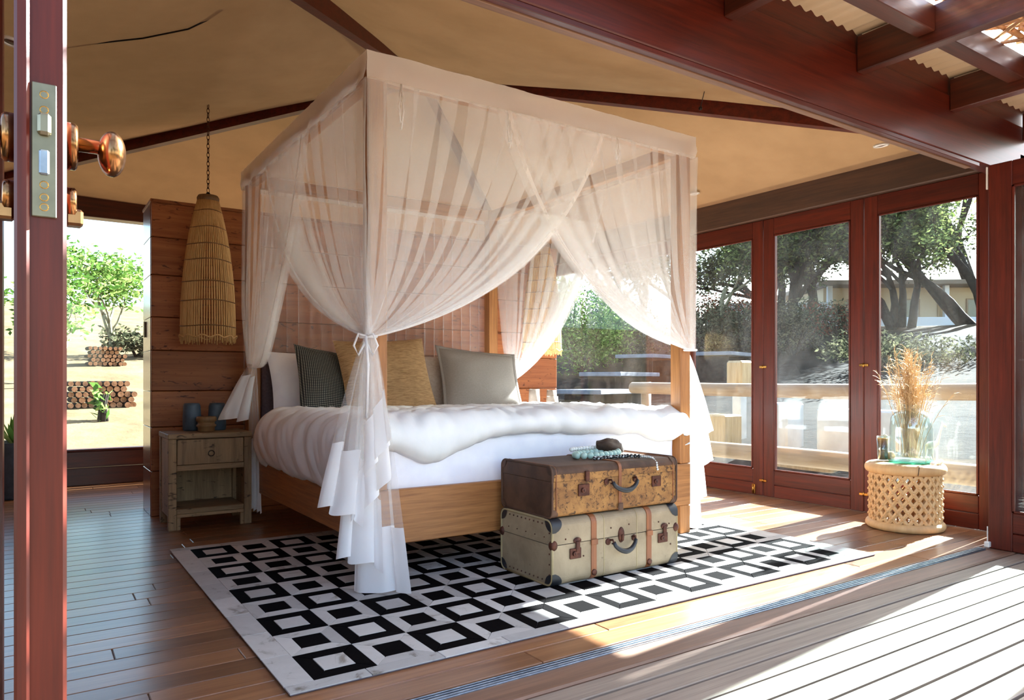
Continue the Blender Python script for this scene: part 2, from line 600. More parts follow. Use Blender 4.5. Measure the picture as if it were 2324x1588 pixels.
for k, C in corners.items():
    rows = []
    d = (C - HUB)
    side = Vector((d.y, -d.x, 0)).normalized() * 0.028
    n = 24
    prof = []
    for i in range(n + 1):
        t = i / n
        P = HUB + d * t
        hgt = 0.11
        prof.append([tuple(P + side + Vector((0, 0, hgt))), tuple(P - side + Vector((0, 0, hgt))), tuple(P - side), tuple(P + side)])
    MB().grid(prof, smooth=False, closed=True).build('rafter', M['redX'], ce)

# downlights
def downlight(loc, nrm, label):
    t = thing('downlight', label, 'downlight', loc)
    t.rotation_euler = Vector(nrm).to_track_quat('Z', 'Y').to_euler()
    MB().torus((0, 0, 0), 0.038, 0.008, 24, 8).build('trim_ring', M['white_metal'], t)
    MB().lathe([(0.034, 0.001), (0.026, 0.002), (0.012, 0.006), (0.004, 0.006)], 20).build('lamp', M['rust'], t)
downlight((4.33, 2.43, 2.335), (0.15, 0.0, -1), 'small round downlight in the canvas near the open front corner')
downlight((4.40, 3.99, 2.385), (0.15, 0.0, -1), 'small round downlight in the canvas between bed canopy and glass doors')
downlight((-0.06, 3.64, 2.30), (-0.15, 0.0, -1), 'small round downlight seen beside the opened door with round knob')

# front beam above the opening
fb = thing('front_beam', 'deep varnished red brown beam above the open front with pale strip below', 'beam', kind='structure')
bx('lower_beam', fb, M['redX'], -0.6, 4.95, 1.84, 1.93, 2.07, 2.36, 0.004)
bx('upper_beam', fb, M['redX'], -0.6, 4.95, 1.85, 1.92, 2.361, 2.62, 0.004)
bx('pale_strip', fb, M['sillboard'], -0.1, 4.22, 1.875, 1.905, 2.045, 2.07, 0.002)
bx('head_track', fb, M['redX'], -0.1, 4.25, 1.845, 1.873, 2.05, 2.07, 0.002)

# glazed door leaves --------------------------------------------------
def leaf_parts(par, W, H, th=0.045, st=0.095, top=0.13, bot=0.205, axis='Y', hinges=True):
    """leaf in local coords: along +x (0..W), thickness y (0..th)"""
    zx = M['redX']
    bx('stile', par, M['redZ'], 0, st, 0, th, 0, H, 0.004)
    bx('stile', par, M['redZ'], W - st, W, 0, th, 0, H, 0.004)
    bx('top_rail', par, zx, st, W - st, 0.001, th - 0.001, H - top, H, 0.003)
    bx('bottom_rail', par, zx, st, W - st, 0.001, th - 0.001, bot * 0.47, bot, 0.004)
    bx('kick_rail', par, zx, st, W - st, 0.001, th - 0.001, 0, bot * 0.47 - 0.003, 0.004)
    g = bx('pane', par, M['glass'], st - 0.006, W - st + 0.006, th / 2 - 0.003, th / 2 + 0.003, bot - 0.006, H - top + 0.006, 0)
    for (a, b_, c, d) in ((st, st + 0.012, bot, H - top), (W - st - 0.012, W - st, bot, H - top), (st, W - st, bot, bot + 0.012), (st, W - st, H - top - 0.012, H - top)):
        bx('glazing_bead', par, M['redZ'], a, b_, -0.004, 0.010, c, d, 0.002)
    return g

DH = 2.14
W = 0.815
def hinge(par, x, z):
    h = MB().box(-0.032, 0.032, -0.008, 0, -0.009, 0.009, 0.002).tube([(0, -0.008, -0.014), (0, -0.008, 0.014)], 0.006, 8).build('hinge', M['brass'], par, (x, 0, z))
    return h
# right wall leaves: local x runs from far to near (world -Y), inner face towards -X
names = ['door_1', 'door_2', 'door_3']
labs = ['glazed red timber door leaf behind the lattice stool, beside the folded leaves',
        'glazed red timber door leaf between the stool and the leaf next to the bed',
        'glazed red timber door leaf next to the bed with bolt at its foot']
for i in range(3):
    far = 1.965 + W * (i + 1)
    d = thing(names[i], labs[i], 'door', (X1, far, 0.004), -PI / 2, 'glazed folding doors', 'structure')
    leaf_parts(d, W - 0.004, DH)
    if i < 2:
        hinge(d, 0.0, 1.0)
        hinge(d, 0.0, 0.12)
    else:
        MB().box(0, 0.03, -0.012, 0, 0, 0.075, 0.003).tube([(0.015, -0.014, -0.0), (0.015, -0.014, 0.07)], 0.006, 8).build('floor_bolt', M['brass'], d, (W - 0.10, 0, 0.01))
pf = 1.965 + 3 * W
post = bx('door_post', None, M['redZ'], X1 - 0.01, X1 + 0.07, pf, pf + 0.09, 0, 2.2, 0.004)
tag(post, 'red timber post between the glass doors and the large fixed pane', 'post', kind='structure')
wn_ = thing('window_1', 'large fixed window pane in the side wall behind the bed', 'window', (X1, Y1, 0.0), -PI / 2, kind='structure')
WL = Y1 - pf - 0.09
bx('frame_side', wn_, M['redZ'], 0, 0.06, 0, 0.06, 0, 2.15, 0.004)
bx('frame_bottom', wn_, M['redX'], 0.06, WL, 0, 0.06, 0, 0.12, 0.004)
bx('frame_top', wn_, M['redX'], 0.06, WL, 0, 0.06, 2.03, 2.145, 0.004)
bx('pane', wn_, M['glass'], 0.06, WL, 0.027, 0.033, 0.12, 2.03, 0)
hd = bx('trim_1', None, M['brown_beam'], X1 - 0.04, X1 + 0.14, Y0 + 0.06, Y1 + 0.1, DH + 0.006, 2.40, 0.008)
tag(hd, 'rough brown header beam over the glass doors under the canvas', 'beam', kind='structure')
jr = bx('corner_post', None, M['redZ'], X1 - 0.01, X1 + 0.11, Y0 - 0.03, 1.962, 0, 2.2, 0.004)
tag(jr, 'red timber corner post where glass doors meet the open front', 'post', kind='structure')

# folded leaves standing out on the deck at the end of the opening
fold = [(4.30, 0.0), (4.42, 0.6), (4.54, -0.6)]
fl_lab = ['open glazed folding door leaf with white bracket, outermost of the folded stack beside the stool',
          'open glazed folding door leaf in the middle of the folded stack',
          'open glazed folding door leaf of the folded stack against the corner post']
for i, (xx, ang) in enumerate(fold):
    d = thing('door_%d' % (4 + i), fl_lab[i], 'door', (xx, 1.825, -0.002), -PI / 2 + math.radians(ang), 'folded door stack', 'structure')
    leaf_parts(d, W, 2.06, 0.045, 0.115)
    if i == 0:
        MB().box(-0.012, 0.014, -0.022, 0.004, 0.0, 0.03, 0.003).box(-0.004, 0.0, -0.006, 0.0, 0.03, 0.11, 0.001).build('pivot_bracket', M['white_metal'], d, (0, 0, 0.006))
        MB().box(-0.006, 0.0, -0.012, 0.0, 1.93, 2.05, 0.001).build('top_bracket', M['white_metal'], d)

# left leaf folded back, seen on its lock edge
d = thing('door_7', 'opened red timber door leaf with round bronze knob and steel lock plate', 'door', (0.036, 0.97, -0.002), PI / 2, kind='structure')
leaf_parts(d, 0.83, 2.2, 0.05, 0.115, bot=0.3)
bx('rebate_strip', d, M['redZ'], -0.006, 0.012, 0.0355, 0.05, 0, 2.2, 0.003)
zl = 1.16
lp = MB().box(-0.004, 0.0, 0.010, 0.034, -0.075, 0.075, 0.001).build('lock_plate', M['steel'], d, (0, 0, zl))
MB().box(-0.012, -0.003, 0.0155, 0.0285, 0.016, 0.040, 0.003).build('latch_bolt', M['steel'], lp)
MB().box(-0.007, -0.003, 0.017, 0.027, -0.028, 0.0, 0.002).build('dead_bolt', M['alu'], lp)
for zz in (0.062, 0.045, -0.039, -0.053, -0.064):
    MB().lathe([(0.0046, 0), (0.0046, 0.0007), (0.0036, 0.0007), (0.0030, 0.0002), (0.0012, 0.0)], 14, mat=Matrix.Rotation(-PI / 2, 4, 'Y')).build('screw', M['brass'], lp, (-0.0035, 0.022, zz))
for s, y_ in ((-1, 0.0), (1, 0.05)):
    RX = Matrix.Rotation(PI / 2 if s < 0 else -PI / 2, 4, 'X')
    k = MB().lathe([(0.028, 0), (0.028, 0.010), (0.025, 0.013)], 28, mat=RX)
    k = k.build('rose', M['copper'], d, (0.060, y_, zl + 0.026))
    kn = MB().lathe([(0.0085, 0.010), (0.0085, 0.036), (0.011, 0.039)], 20, mat=RX)
    kn.sphere((0, s * 0.050, -0.006), (0.024, 0.016, 0.028), 20, 14)
    kn.build('knob', M['copper'], d, (0.060, y_, zl + 0.030))
    e = MB().lathe([(0.019, 0), (0.019, 0.010), (0.016, 0.012)], 24, mat=RX)
    e.box(-0.011, 0.011, min(0, s * 0.019), max(0, s * 0.019), -0.028, -0.008, 0.003)
    e.build('thumb_turn', M['copper'], d, (0.060, y_, zl - 0.043))

# front wall return and jamb on the knob side
jl = bx('door_jamb', None, M['redZ'], -0.13, -0.045, 1.80, 1.93, 0, 2.07, 0.005)
tag(jl, 'red timber door jamb beside the opened leaf with the knob', 'jamb', kind='structure')
wf = thing('wall_front', 'dark plank wall return beside the opened door', 'wall', kind='structure')
for i in range(11):
    bx('plank', wf, M['plank'], -0.60, -0.132, 1.84, 1.90, i * 0.19, i * 0.19 + 0.186, 0.003)
wl = thing('wall_left', 'plank side wall of the room opposite the glass doors', 'wall', kind='structure')
for i in range(13):
    bx('plank', wl, M['plank_end'], X0 - 0.06, X0, Y0 + 0.04, Y1 + 0.1, i * 0.19, i * 0.19 + 0.186, 0.003)

# back wall: window band, red timber below and above
wb = thing('wall_back', 'low red timber back wall under the long window', 'wall', kind='structure')
bx('lower_panel', wb, M['beamX'], X0, X1, Y1, Y1 + 0.08, 0.0, 0.15, 0.004)
bx('upper_panel', wb, M['beamX'], X0, X1, Y1 - 0.002, Y1 + 0.082, 0.155, 0.29, 0.004)
bx('top_header', wb, M['beamX'], X0 - 0.1, X1 + 0.1, Y1 - 0.05, Y1 + 0.1, 2.30, 2.56, 0.006)
w2 = thing('window_2', 'long clear back window beside the plank partition showing shrub and dry hillside', 'window', kind='structure')
bx('window_sill', w2, M['redX'], X0, X1, Y1 - 0.02, Y1 + 0.1, 0.291, 0.31, 0.003)
xs = [X0, 0.95, 2.3, 3.6, X1]
for i in range(4):
    bx('pane', w2, M['glass'], xs[i] + 0.03, xs[i + 1] - 0.03, Y1 + 0.03, Y1 + 0.036, 0.305, 2.31, 0)
    if i:
        bx('mullion', w2, M['redZ'], xs[i] - 0.03, xs[i] + 0.03, Y1, Y1 + 0.07, 0.31, 2.30, 0.004)

# plank partition behind the bed
PX0, PX1, PY0, PY1 = 0.668, 4.02, 5.29, 5.68
pt = thing('wall_partition', 'freestanding partition of wide horizontal reddish planks behind the bed', 'partition', kind='structure')
zz = 0.0
hs = [0.30, 0.29, 0.24, 0.27, 0.22, 0.28, 0.25, 0.23]
for i, hh in enumerate(hs):
    bx('plank', pt, M['plank'], PX0 + 0.003, PX1, PY0, PY0 + 0.03, zz + 0.002, zz + hh - 0.002, 0.004)
    bx('end_plank', pt, M['plank_end'], PX0, PX0 + 0.028, PY0 + 0.031, PY1, zz + 0.001, zz + hh - 0.002, 0.002)
    bx('end_plank', pt, M['plank_end'], PX1 - 0.028, PX1, PY0 + 0.031, PY1, zz + 0.001, zz + hh - 0.002, 0.002)
    bx('plank', pt, M['plank'], PX0 + 0.029, PX1 - 0.029, PY1 - 0.03, PY1, zz + 0.001, zz + hh - 0.002, 0.002)
    zz += hh
bx('cap_board', pt, M['plank'], PX0 - 0.004, PX1 + 0.004, PY0 - 0.004, PY1 + 0.004, zz - 0.002, zz + 0.02, 0.003)
MB().box(-0.012, 0, -0.012, 0.012, -0.055, 0.055, 0.004).build('side_handle', M['steel'], pt, (PX0, 5.55, 1.25))

# veranda roof: joists, noggings, corrugated sheet, stick lattice
vr = thing('veranda_roof', 'open veranda roof of dark joists with cream corrugated sheet and stick lattice', 'roof', kind='structure')
JX = [-0.45, 0.43, 1.32, 2.19, 3.075, 3.91, 4.75]
for i, xx in enumerate(JX):
    bx('joist', vr, M['beamY'], xx, xx + 0.055, -0.9, 1.838, 2.275, 2.435, 0.004)
    if i + 1 < len(JX):
        x2 = JX[i + 1]
        bx('nogging', vr, M['beamX'], xx + 0.056, x2 - 0.001, 1.50, 1.575, 2.325, 2.43, 0.003)
        bx('nogging', vr, M['beamX'], xx + 0.056, x2 - 0.001, 0.30, 0.375, 2.325, 2.43, 0.003)
rows = []
for yy in (1.535, 1.855):
    r = []
    for i in range(0, 540):
        xx = -0.55 + i * 0.01
        r.append((xx, yy, 2.452 + 0.009 * math.sin(2 * PI * xx / 0.076) + (yy - 1.5) * 0.02))
    rows.append(r)
MB().grid(rows).build('corrugated_sheet', M['corrug'], vr)
sme = [MB().tube([(-1.15, 0, 0), (-0.4, R.uniform(-.02, .02), R.uniform(-.01, .01)), (0.4, R.uniform(-.02, .02), R.uniform(-.01, .01)), (1.15, 0, 0)], [0.009, 0.011, 0.010, 0.007], 6).mesh('lattice_stick', M['stick']) for _ in range(5)]
for i in range(66):
    xx = R.uniform(-0.2, 4.5)
    yy = R.uniform(-0.7, 1.46)
    ang = R.choice((0.0, 0.12, -0.15, 1.25, 1.9, 0.9)) + R.uniform(-0.1, 0.1)
    if xx + 1.15 * abs(math.cos(ang)) > 5.0:
        xx -= 0.6
    ex = 1.15 * abs(math.sin(ang))
    yy = min(yy, 1.53 - ex) if ex < 1.0 else min(yy, 0.42)
    part('lattice_stick', sme[i % 5], vr, (xx, yy, 2.445 + 0.014 * (i % 4)), (0, 0, ang))

for i in range(48):
    if i % 2:
        ang = R.uniform(-0.13, 0.13)
        xx, yy = R.uniform(3.1, 4.2), 1.505 - 0.012 * i + R.uniform(-0.01, 0.01)
    else:
        ang = R.choice((0.85, 1.1, 2.0, 2.3)) + R.uniform(-0.1, 0.1)
        xx, yy = R.uniform(2.5, 4.35), 1.525 - 0.52 * abs(math.sin(ang))
    o = part('lattice_stick', sme[i % 5], vr, (xx, min(yy, 1.525 - 0.52 * abs(math.sin(ang))), 2.447 + 0.013 * (i % 4)), (0, 0, ang))
    o.scale = (0.45, 1.15, 1.15)

# ------------------------------------------------------------------ patchwork hide rug
def hide_mat(name, c1, c2, c3, pos):
    m, nt, out = new_mat(name)
    b = principled(nt, out, 0.9, 0, 0.03)
    vec, rnd = coords(nt, (1, 1, 1))
    n = noise_tex(nt, vec, 9.0, 5, 0.65, 0.8)
    col = ramp(nt, n, [(0.0, lin(c1)), (pos, lin(c2)), (min(pos + 0.13, 1.0), lin(c3))])
    hsv = nt.nodes.new('ShaderNodeHueSaturation')
    mr = nt.nodes.new('ShaderNodeMapRange')
    mr.inputs[3].default_value = 0.70
    mr.inputs[4].default_value = 1.06
    nt.links.new(rnd, mr.inputs[0])
    nt.links.new(mr.outputs[0], hsv.inputs['Value'])
    nt.links.new(col, hsv.inputs['Color'])
    nt.links.new(hsv.outputs[0], b.inputs['Base Color'])
    n2 = noise_tex(nt, vec, 160.0, 2)
    add_bump(nt, b, n2, 0.25, 0.002)
    return m
M['hide_white'] = hide_mat('white_cowhide', '#d0cbc6', '#bfbab4', '#857c70', 0.58)
M['hide_black'] = hide_mat('black_cowhide', '#080607', '#0d0a0b', '#221a1a', 0.66)
RX0, RX1, RY0, RY1 = 0.615, 3.62, 2.06, 4.18
rug = thing('hide_rug', 'black and white patchwork cowhide rug of nested squares under the bed', 'rug', (0, 0, 0.001))
rows = []
for j in range(41):
    r = []
    for i in range(61):
        x = lerp(RX0 + 0.002, RX1 - 0.002, i / 60)
        y = lerp(RY0 + 0.002, RY1 - 0.002, j / 40)
        r.append((x, y, 0.004))
    rows.append(r)
MB().box(RX0 + 0.003, RX1 - 0.003, RY0 + 0.003, RY1 - 0.003, 0.0, 0.005, 0.001).build('backing', M['mauve'], rug)
CX0, CX1, CY0, CY1 = 0.705, 3.53, 2.117, 4.113
NX, NY = 14, 9
cw, ch = (CX1 - CX0) / NX, (CY1 - CY0) / NY
RZ0, RZ1 = 0.005, 0.0085
def prism(poly, z0, z1, sh=0.0020):
    n = len(poly)
    cxm = sum(p[0] for p in poly) / n
    cym = sum(p[1] for p in poly) / n
    def ins(p, s):
        dx, dy = cxm - p[0], cym - p[1]
        L = math.hypot(dx, dy) or 1
        return (p[0] + dx / L * s, p[1] + dy / L * s)
    vs = [(*ins(p, sh * 0.4), z0) for p in poly] + [(*ins(p, sh), z1) for p in poly]
    fs = [tuple(range(n, 2 * n))] + [(i, (i + 1) % n, n + (i + 1) % n, n + i) for i in range(n)]
    return vs, fs
kf = 0.245
hw_, hh_ = cw / 2, ch / 2
iw, ih = cw * (0.5 - kf), ch * (0.5 - kf)
outer = [(-hw_, -hh_), (hw_, -hh_), (hw_, hh_), (-hw_, hh_)]
inner = [(-iw, -ih), (iw, -ih), (iw, ih), (-iw, ih)]
fr_me = {}
for col in ('white', 'black'):
    for k in range(4):
        mb = MB()
        mb.add(*prism([outer[k], outer[(k + 1) % 4], inner[(k + 1) % 4], inner[k]], RZ0, RZ1))
        fr_me[(col, k)] = mb.mesh('frame_patch', M['hide_' + col])
ce_me = {c: MB().add(*prism(inner, RZ0, RZ1 + 0.0003)).mesh('center_patch', M['hide_' + c]) for c in ('white', 'black')}
cells = []
for j in range(NY):
    for i in range(NX):
        cxx, cyy = CX0 + (i + 0.5) * cw, CY0 + (j + 0.5) * ch
        black = (i + j) % 2 == 0
        part('center_patch', ce_me['white' if black else 'black'], rug, (cxx, cyy, 0))
        hidden = 1.35 < cxx < 3.1 and cyy > 3.1
        cells.append((hidden, cxx * cxx + cyy * cyy, cxx, cyy, 'black' if black else 'white'))
cells.sort()
rest = MB()
rest_cols = []
for n, (hidn, d2, cxx, cyy, col) in enumerate(cells):
    for k in range(4):
        if n < 75:
            part('frame_patch', fr_me[(col, k)], rug, (cxx, cyy, 0))
        else:
            vs, fs = prism([outer[k], outer[(k + 1) % 4], inner[(k + 1) % 4], inner[k]], RZ0, RZ1)
            rest.add([(v[0] + cxx, v[1] + cyy, v[2]) for v in vs], fs, 0 if col == 'black' else 1)
rest.build('frame_patches_far', [M['hide_black'], M['hide_white']], rug, kind='stuff')
def border(x0, x1, y0, y1, n, ax):
    for i in range(n):
        if ax == 'x':
            p = [(lerp(x0, x1, i / n), y0), (lerp(x0, x1, (i + 1) / n), y0), (lerp(x0, x1, (i + 1) / n), y1), (lerp(x0, x1, i / n), y1)]
        else:
            p = [(x0, lerp(y0, y1, i / n)), (x1, lerp(y0, y1, i / n)), (x1, lerp(y0, y1, (i + 1) / n)), (x0, lerp(y0, y1, (i + 1) / n))]
        c = (sum(q[0] for q in p) / 4, sum(q[1] for q in p) / 4)
        MB().add(*prism([(q[0] - c[0], q[1] - c[1]) for q in p], RZ0, RZ1)).build('border_patch', M['hide_white'], rug, (c[0], c[1], 0))
border(RX0, RX1, RY0, CY0, 12, 'x')
border(RX0, RX1, CY1, RY1, 12, 'x')
border(RX0, CX0, CY0, CY1, 8, 'y')
border(CX1, RX1, CY0, CY1, 8, 'y')

# ------------------------------------------------------------------ four-poster bed
BX0, BX1, BY0, BY1 = 1.228, 3.225, 2.952, 5.13
PW = 0.082
bed = thing('four_poster_bed', 'teak four-poster bed frame with square posts and deep rails', 'bed', (BX0, BY0, 0.0))
def bb(name, mat, x0, x1, y0, y1, z0, z1, b=0.004):
    return bx(name, bed, mat, x0 - BX0, x1 - BX0, y0 - BY0, y1 - BY0, z0, z1, b)
RZB, RZT = 0.175, 0.415
for xa in (BX0, BX1 - PW):
    for ya in (BY0, BY1 - PW):
        bb('post', M['bedZ'], xa, xa + PW, ya, ya + PW, RZT + 0.002, 2.30)
        bb('leg', M['bedZ'], xa, xa + PW, ya, ya + PW, 0.0105, RZB - 0.001)
bb('foot_rail', M['bedX'], BX0, BX1, BY0 - 0.002, BY0 + PW - 0.02, RZB, RZT)
bb('head_rail', M['bedX'], BX0, BX1, BY1 - PW, BY1, RZB, RZT)
for xa in (BX0 + 0.002, BX1 - PW):
    bb('side_rail', M['bedY'], xa, xa + PW - 0.02, BY0 + PW - 0.018, BY1 - PW, RZB, RZT)
TZ0, TZ1 = 2.215, 2.295
bb('canopy_rail', M['bedX'], BX0 + PW, BX1 - PW, BY0 + 0.01, BY0 + 0.065, TZ0, TZ1)
bb('canopy_rail', M['bedX'], BX0 + PW, BX1 - PW, BY1 - 0.065, BY1 - 0.01, TZ0, TZ1)
bb('canopy_rail', M['bedY'], BX0 + 0.01, BX0 + 0.065, BY0 + PW, BY1 - PW, TZ0, TZ1)
bb('canopy_rail', M['bedY'], BX1 - 0.065, BX1 - 0.01, BY0 + PW, BY1 - PW, TZ0, TZ1)
bb('headboard', M['mauve'], BX0 + PW + 0.01, BX1 - PW - 0.01, BY1 - 0.10, BY1 - 0.04, 0.42, 1.03, 0.02)
bb('slat_base', M['bedX'], BX0 + 0.07, BX1 - 0.07, BY0 + 0.07, BY1 - 0.09, 0.30, 0.36, 0.004)

# mattress in a white sheet
def rounded_slab(x0, x1, y0, y1, z0, z1, r, seg=6, wr=0.0):
    bm = bmesh.new()
    bmesh.ops.create_cube(bm, size=1.0)
    for v in bm.verts:
        v.co = Vector((lerp(x0, x1, v.co.x + 0.5), lerp(y0, y1, v.co.y + 0.5), lerp(z0, z1, v.co.z + 0.5)))
    bmesh.ops.bevel(bm, geom=bm.edges[:], offset=r, segments=seg, profile=0.5, affect='EDGES')
    if wr:
        bmesh.ops.subdivide_edges(bm, edges=bm.edges[:], cuts=3, use_grid_fill=True)
        for v in bm.verts:
            n = noise.noise(Vector((v.co.x * 3.0, v.co.y * 3.0, v.co.z * 14.0)))
            v.co.y += wr * n
    vs = [tuple(v.co) for v in bm.verts]
    bm.verts.index_update()
    fs = [tuple(v.index for v in f.verts) for f in bm.faces]
    bm.free()
    return vs, fs
vs, fs = rounded_slab(1.315, 3.14, 2.985, 5.02, 0.362, 0.645, 0.05, 4, 0.006)
mt = MB().add(vs, fs, 0, True).build('mattress', M['sheet'])
tag(mt, 'thick mattress in a white fitted sheet on the four-poster bed', 'mattress')

# duvet: sheet of arclength coordinates folded over the mattress edges
def duvet():
    xc, hw = 2.23, 0.915
    yh, yf = 4.62, 3.03
    top = 0.735
    r = 0.085
    NXg, NYg = 170, 130
    rows = []
    for j in range(NYg + 1):
        q = j / NYg
        row = []
        for i in range(NXg + 1):
            p = i / NXg
            x_a = lerp(-hw, hw, 0)
            hangF = 0.085 + 0.05 * noise.noise(Vector((p * 5.0, 1.7, 0))) + 0.10 * math.exp(-((p - 0.24) / 0.07) ** 2) + 0.05 * math.exp(-((p - 0.86) / 0.06) ** 2)
            hangL = 0.36 + 0.03 * noise.noise(Vector((q * 6, 4.2, 0))) - 0.05 * smooth01((0.25 - q) / 0.25)
            a = lerp(-hw - hangL, hw + 0.22, p)
            b = lerp(yh, yf - hangF - 0.04, q)
            x, z, y = xc + a, lerp(0.672, 0.702, q), b
            ol = -hw - a
            if ol > 0:
                t = min(ol / r, PI / 2)
                x = xc - hw - r * math.sin(t) - 0.045 * math.sin(min(1.0, ol / hangL) * PI) - 0.01
                z -= r * (1 - math.cos(t)) + max(0, ol - r * PI / 2)
                if ol > hangL - 0.03:
                    x += (ol - hangL + 0.03) * 1.2
            orr = a - hw
            if orr > 0:
                t = min(orr / r, PI / 2)
                x = xc + hw + r * 0.6 * math.sin(t)
                z -= r * (1 - math.cos(t)) + max(0, orr - r * PI / 2)
            of = yf - b
            if of > 0:
                t = min(of / r, PI / 2)
                y = yf - r * 0.9 * math.sin(t) - 0.02 * math.sin(min(1.0, of / (hangF + 0.04)) * PI)
                z -= r * (1 - math.cos(t)) + max(0, of - r * PI / 2)
                lim = hangF + 0.04 - 0.03
                if of > lim:
                    y += (of - lim) * 1.3
            edge = max(0.0, 1 - max(ol, orr, of, 0) / 0.15)
            puff = 0.020 * noise.noise(Vector((a * 2.6, b * 2.2, 0.3))) + 0.010 * noise.noise(Vector((a * 7.0, b * 5.0, 1.3)))
            ridge = 0.020 * (1 - abs(noise.noise(Vector((a * 3.0 + b * 1.5, b * 6.0 - a * 2, 5.1)))) * 2)
            ridge += 0.014 * (1 - abs(noise.noise(Vector((a * 9.0 - b * 4.0, b * 7.0 + a * 3, 8.1)))) * 2)
            ridge += 0.007 * noise.noise(Vector((a * 18.0 + b * 6, b * 15.0, 2.2)))
            z += (puff + ridge) * (0.4 + 0.6 * edge)
            if ol > 0:
                x += 0.016 * noise.noise(Vector((b * 9.0, ol * 3.0, 7.7))) + 0.008 * noise.noise(Vector((b * 20.0 + ol * 8, ol * 6.0, 2.7)))
            if of > 0:
                y += 0.014 * noise.noise(Vector((a * 9.0, of * 4.0, 3.7)))
            # head end curls down onto the pillows' place
            z -= 0.05 * smooth01((0.05 - q) / 0.05)
            row.append((x, y, z))
        rows.append(row)
    return rows
dv = MB().grid(duvet()).build('duvet', M['duvet'])
tag(dv, 'puffy white duvet spread over the four-poster bed, hanging over its side', 'duvet')
so = dv.modifiers.new('thick', 'SOLIDIFY')
so.thickness = 0.03
so.offset = -1

# pillows
def pillow(name, label, w, h, t, loc, tilt, rz, mat, roll=0.0, flange=0.0, seed=1, pinch=0.06, fl_mat=None):
    N = 26
    e = thing(name, label, 'pillow', loc)
    e.rotation_euler = (tilt, roll, rz)
    mb = MB()
    for side in (1, -1):
        rows = []
        for j in range(N + 1):
            row = []
            for i in range(N + 1):
                u, v = 2 * i / N - 1, 2 * j / N - 1
                f = max(0.0, (1 - abs(u) ** 2.6)) ** 0.55 * max(0.0, (1 - abs(v) ** 2.6)) ** 0.55
                px = u * w / 2 * (1 - pinch * (1 - v * v) * abs(u) ** 3)
                py = v * h / 2 * (1 - pinch * (1 - u * u) * abs(v) ** 3)
                wr = 0.010 * noise.noise(Vector((u * 2.2 + seed, v * 2.2, seed * 1.7))) * f
                row.append((px, py, side * (t / 2 * f + wr)))
            rows.append(row if side > 0 else row[::-1])
        mb.grid(rows)
    mb.build('cushion', mat, e)
    if flange:
        ring = []
        n = 120
        for i in range(n):
            a = 4.0 * i / n
            k = int(a) % 4
            s = (a % 1) * 2 - 1
            u, v = [(s, -1), (1, s), (-s, 1), (-1, -s)][k]
            ring.append((u, v))
        rows = []
        for g in (0.985, 1.0 + flange):
            rows.append([(u * w / 2 * g * (1 - pinch * (1 - v * v) * abs(u) ** 3), v * h / 2 * g * (1 - pinch * (1 - u * u) * abs(v) ** 3), 0.004 * noise.noise(Vector((u * 4, v * 4, seed))) * (g > 1)) for u, v in ring])
        fo = MB().grid(rows, closed=True).build('flange', fl_mat or mat, e)
        s = fo.modifiers.new('thick', 'SOLIDIFY')
        s.thickness = 0.004
        s.offset = 0
    return e

def pattern_mat(name, dark, light, k):
    m, nt, out = new_mat(name)
    b = principled(nt, out, 0.95, 0, 0.05)
    tc = nt.nodes.new('ShaderNodeTexCoord')
    sp = nt.nodes.new('ShaderNodeSeparateXYZ')
    nt.links.new(tc.outputs['Object'], sp.inputs[0])
    def mth(op, a, c=None):
        n = nt.nodes.new('ShaderNodeMath')
        n.operation = op
        for s, v in ((0, a), (1, c)):
            if v is None:
                continue
            if isinstance(v, (int, float)):
                n.inputs[s].default_value = v
            else:
                nt.links.new(v, n.inputs[s])
        return n.outputs[0]
    sx = mth('SINE', mth('MULTIPLY', mth('ADD', sp.outputs[0], sp.outputs[1]), k))
    sy = mth('SINE', mth('MULTIPLY', mth('SUBTRACT', sp.outputs[0], sp.outputs[1]), k))
    pr = mth('MULTIPLY', sx, sy)
    f = ramp(nt, pr, [(0.18, (0, 0, 0, 1)), (0.30, (1, 1, 1, 1))])
    nt.links.new(mixc(nt, f, lin(dark), lin(light)), b.inputs['Base Color'])
    return m

def weave_mat(name, c1, c2):
    m, nt, out = new_mat(name)
    b = principled(nt, out, 0.95, 0, 0.05)
    vec, _ = coords(nt, (22, 190, 22))
    n = noise_tex(nt, vec, 1.0, 3, 0.6)
    nt.links.new(ramp(nt, n, [(0.3, lin(c1)), (0.65, lin(c2))]), b.inputs['Base Color'])
    add_bump(nt, b, n, 0.9, 0.006)
    return m
M['dots'] = pattern_mat('dotted_weave', '#2a2a2c', '#8f8c80', 270.0)
M['ochre'] = weave_mat('ochre_woven', '#8a6b4a', '#bb9870')

TL = math.radians(66)
pillow('white_pillow', 'plain white pillow behind the dotted pillow by the headboard', 0.66, 0.48, 0.17, (1.64, 4.84, 0.875), TL, 0.0, M['sheet'], seed=3)
pillow('white_pillow', 'plain white pillow behind the grey linen pillow by the headboard', 0.66, 0.46, 0.17, (2.62, 4.86, 0.875), TL, 0.0, M['sheet'], seed=4)
pillow('dotted_pillow', 'dark pillow with small pale dots leaning beside the ochre pillow', 0.54, 0.52, 0.15, (1.68, 4.62, 0.875), math.radians(60), 0.10, M['dots'], roll=math.radians(9), seed=5)
pillow('ochre_pillow', 'ochre coarse-woven pillow behind the bed post', 0.64, 0.58, 0.15, (1.99, 4.49, 0.915), math.radians(66), -0.05, M['ochre'], roll=math.radians(-3), seed=6)
pillow('beige_pillow', 'pale beige pillow peeping out between ochre and grey pillows', 0.50, 0.46, 0.15, (2.46, 4.64, 0.875), math.radians(64), 0.0, M['beigelinen'], seed=7)
